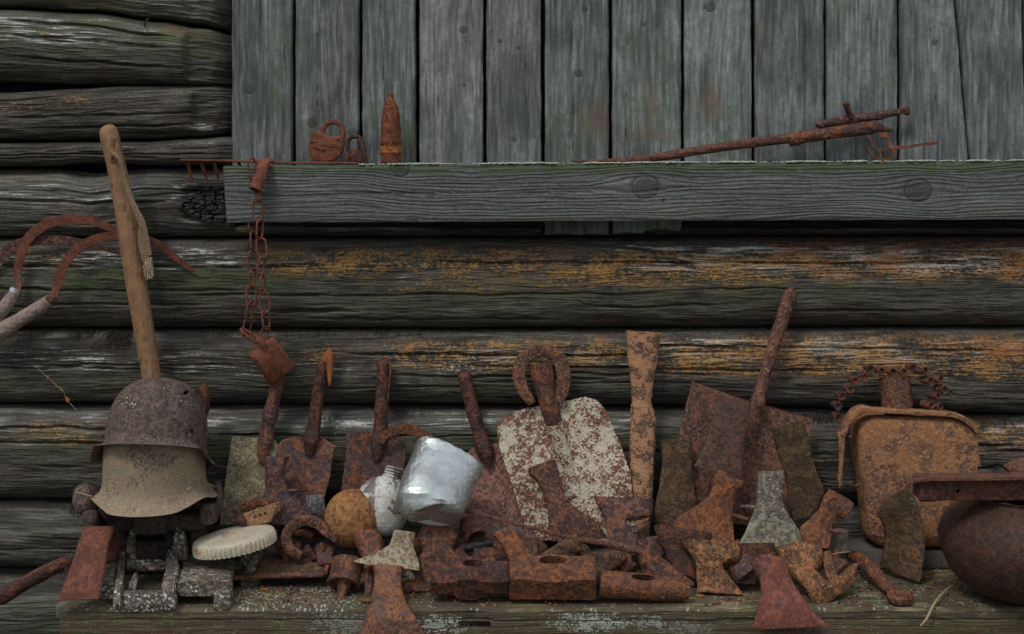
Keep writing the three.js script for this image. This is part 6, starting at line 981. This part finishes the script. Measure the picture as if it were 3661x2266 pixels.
// jagged fragments that fill the pile between the axe heads
{
  const r = rng(131), F = [[1640, 1985, .2, 46, 'dark'], [1790, 1965, .17, 52, 'brown'], [1905, 1985, .19, 50, 'purple'], [2010, 2005, .22, 54, 'pitted'], [2085, 1990, .2, 46, 'dark'], [2330, 1985, .17, 56, 'dark'], [2420, 1980, .18, 50, 'brown'], [2545, 1985, .2, 50, 'dark'], [2650, 2000, .21, 56, 'purple'], [2745, 1985, .2, 52, 'brown'], [2905, 1935, .17, 46, 'dark'], [2985, 2010, .2, 44, 'brown'], [1165, 1985, .15, 40, 'brown'], [1570, 1960, .16, 46, 'dark'], [1480, 1975, .17, 44, 'brown'], [1735, 2010, .215, 44, 'shoe'], [2230, 2010, .215, 42, 'brown']];
  const lab = ['dark jagged fragment behind the dark sledge hammer head', 'brown jagged fragment under the broken tube socket', "purple jagged fragment below the long rod's thin part", 'tan pitted fragment behind the big orange brown sledge hammer', 'dark fragment beside the tan scabbed iron chunk', 'dark fragment under the wide polled axe head', 'brown fragment at the foot of the plain adze blade', 'dark fragment at the foot of the tan brown axe head', 'purple fragment below the pale green axe head', 'brown fragment between the pale green and forked axe heads', 'dark fragment under the socketed axe head', 'brown fragment beside the tail of the eye bolt', 'brown fragment beside the fuse cap', 'dark fragment beside the wavy sided axe head', 'brown fragment beside the pale grey green axe head', 'pale brown mottled fragment behind the charred stick', 'brown fragment behind the round bodied hammer head'];
  let li = 0;
  for (const [x, y, z, s, kind] of F) {
    const g = thing('iron_fragment', lab[li++], 'fragment', 'iron fragments in the pile');
    const a = (r() - .5) * 1.6, c = Math.cos(a), q = Math.sin(a), rows = []; for (let i = 0; i < 5; i++) { const t = (i / 4 - .5) * 2 * s, w1 = s * (.5 + r() * .5), w2 = s * (.5 + r() * .5); rows.push([x - w1 * c - t * q, y - w1 * q + t * c, x + w2 * c - t * q, y + w2 * q + t * c, z + t * .0006, 8 + r() * 12]); }
    part('piece', fin(rough(plate('N', rows, { nx: 12, sub: 5, nib: 9, seed: Math.floor(r() * 90) }), .0022, 60, Math.floor(r() * 50)), .7), iron(kind, undefined, 100 + li), g); settle(g);
  }
}

{ // dry plant stem caught on the logs beside the helmets
  const g = thing('dry_stem', 'thin dry plant stem with orange husks on the log beside the helmets', 'stem');
  const m = part('stem', fin(rod('A', [[190, 5, .015, 1.4], [270, 80, .014, 1.6], [350, 152, .012, 1.6], [380, 205, .012, 1.5], [430, 262, .016, 1.2]], { n: 5 })), M.straw, g);
  for (const [x, y] of [[270, 78], [350, 150], [374, 196], [378, 208], [383, 200]]) part('husk', fin(at(new THREE.SphereGeometry(.0028, 8, 6).scale(1, 1.7, .6), FW('A', x, y, .016), 0, 0, .6)), M.leaf, m); settle(g);
}

{ // rust crumbs and bark bits, coarser, swept into the gaps
  const r = rng(177), gs = []; for (let i = 0; i < 1500; i++) { const px = lerp(880, 3450, r()), py = 2030 + r() * 138, z = zb(py); if (fbm(px / 90, py / 30, 2, 5) < .5) continue; const q = new THREE.TetrahedronGeometry(.0016 + r() * r() * .005); q.scale(1, .5, 1).rotateX(r() * 6).rotateY(r() * 6); q.translate(W(px, py, z).x, BENCH + .0005, z); gs.push(q); }
  const m = part('rust_crumbs', join(...gs), M.leaf, scene); m.userData = { label: 'brown rust crumbs and bark bits lying in the gaps on the bench', category: 'crumbs', kind: 'stuff' };
}

renderer.render(scene, camera);
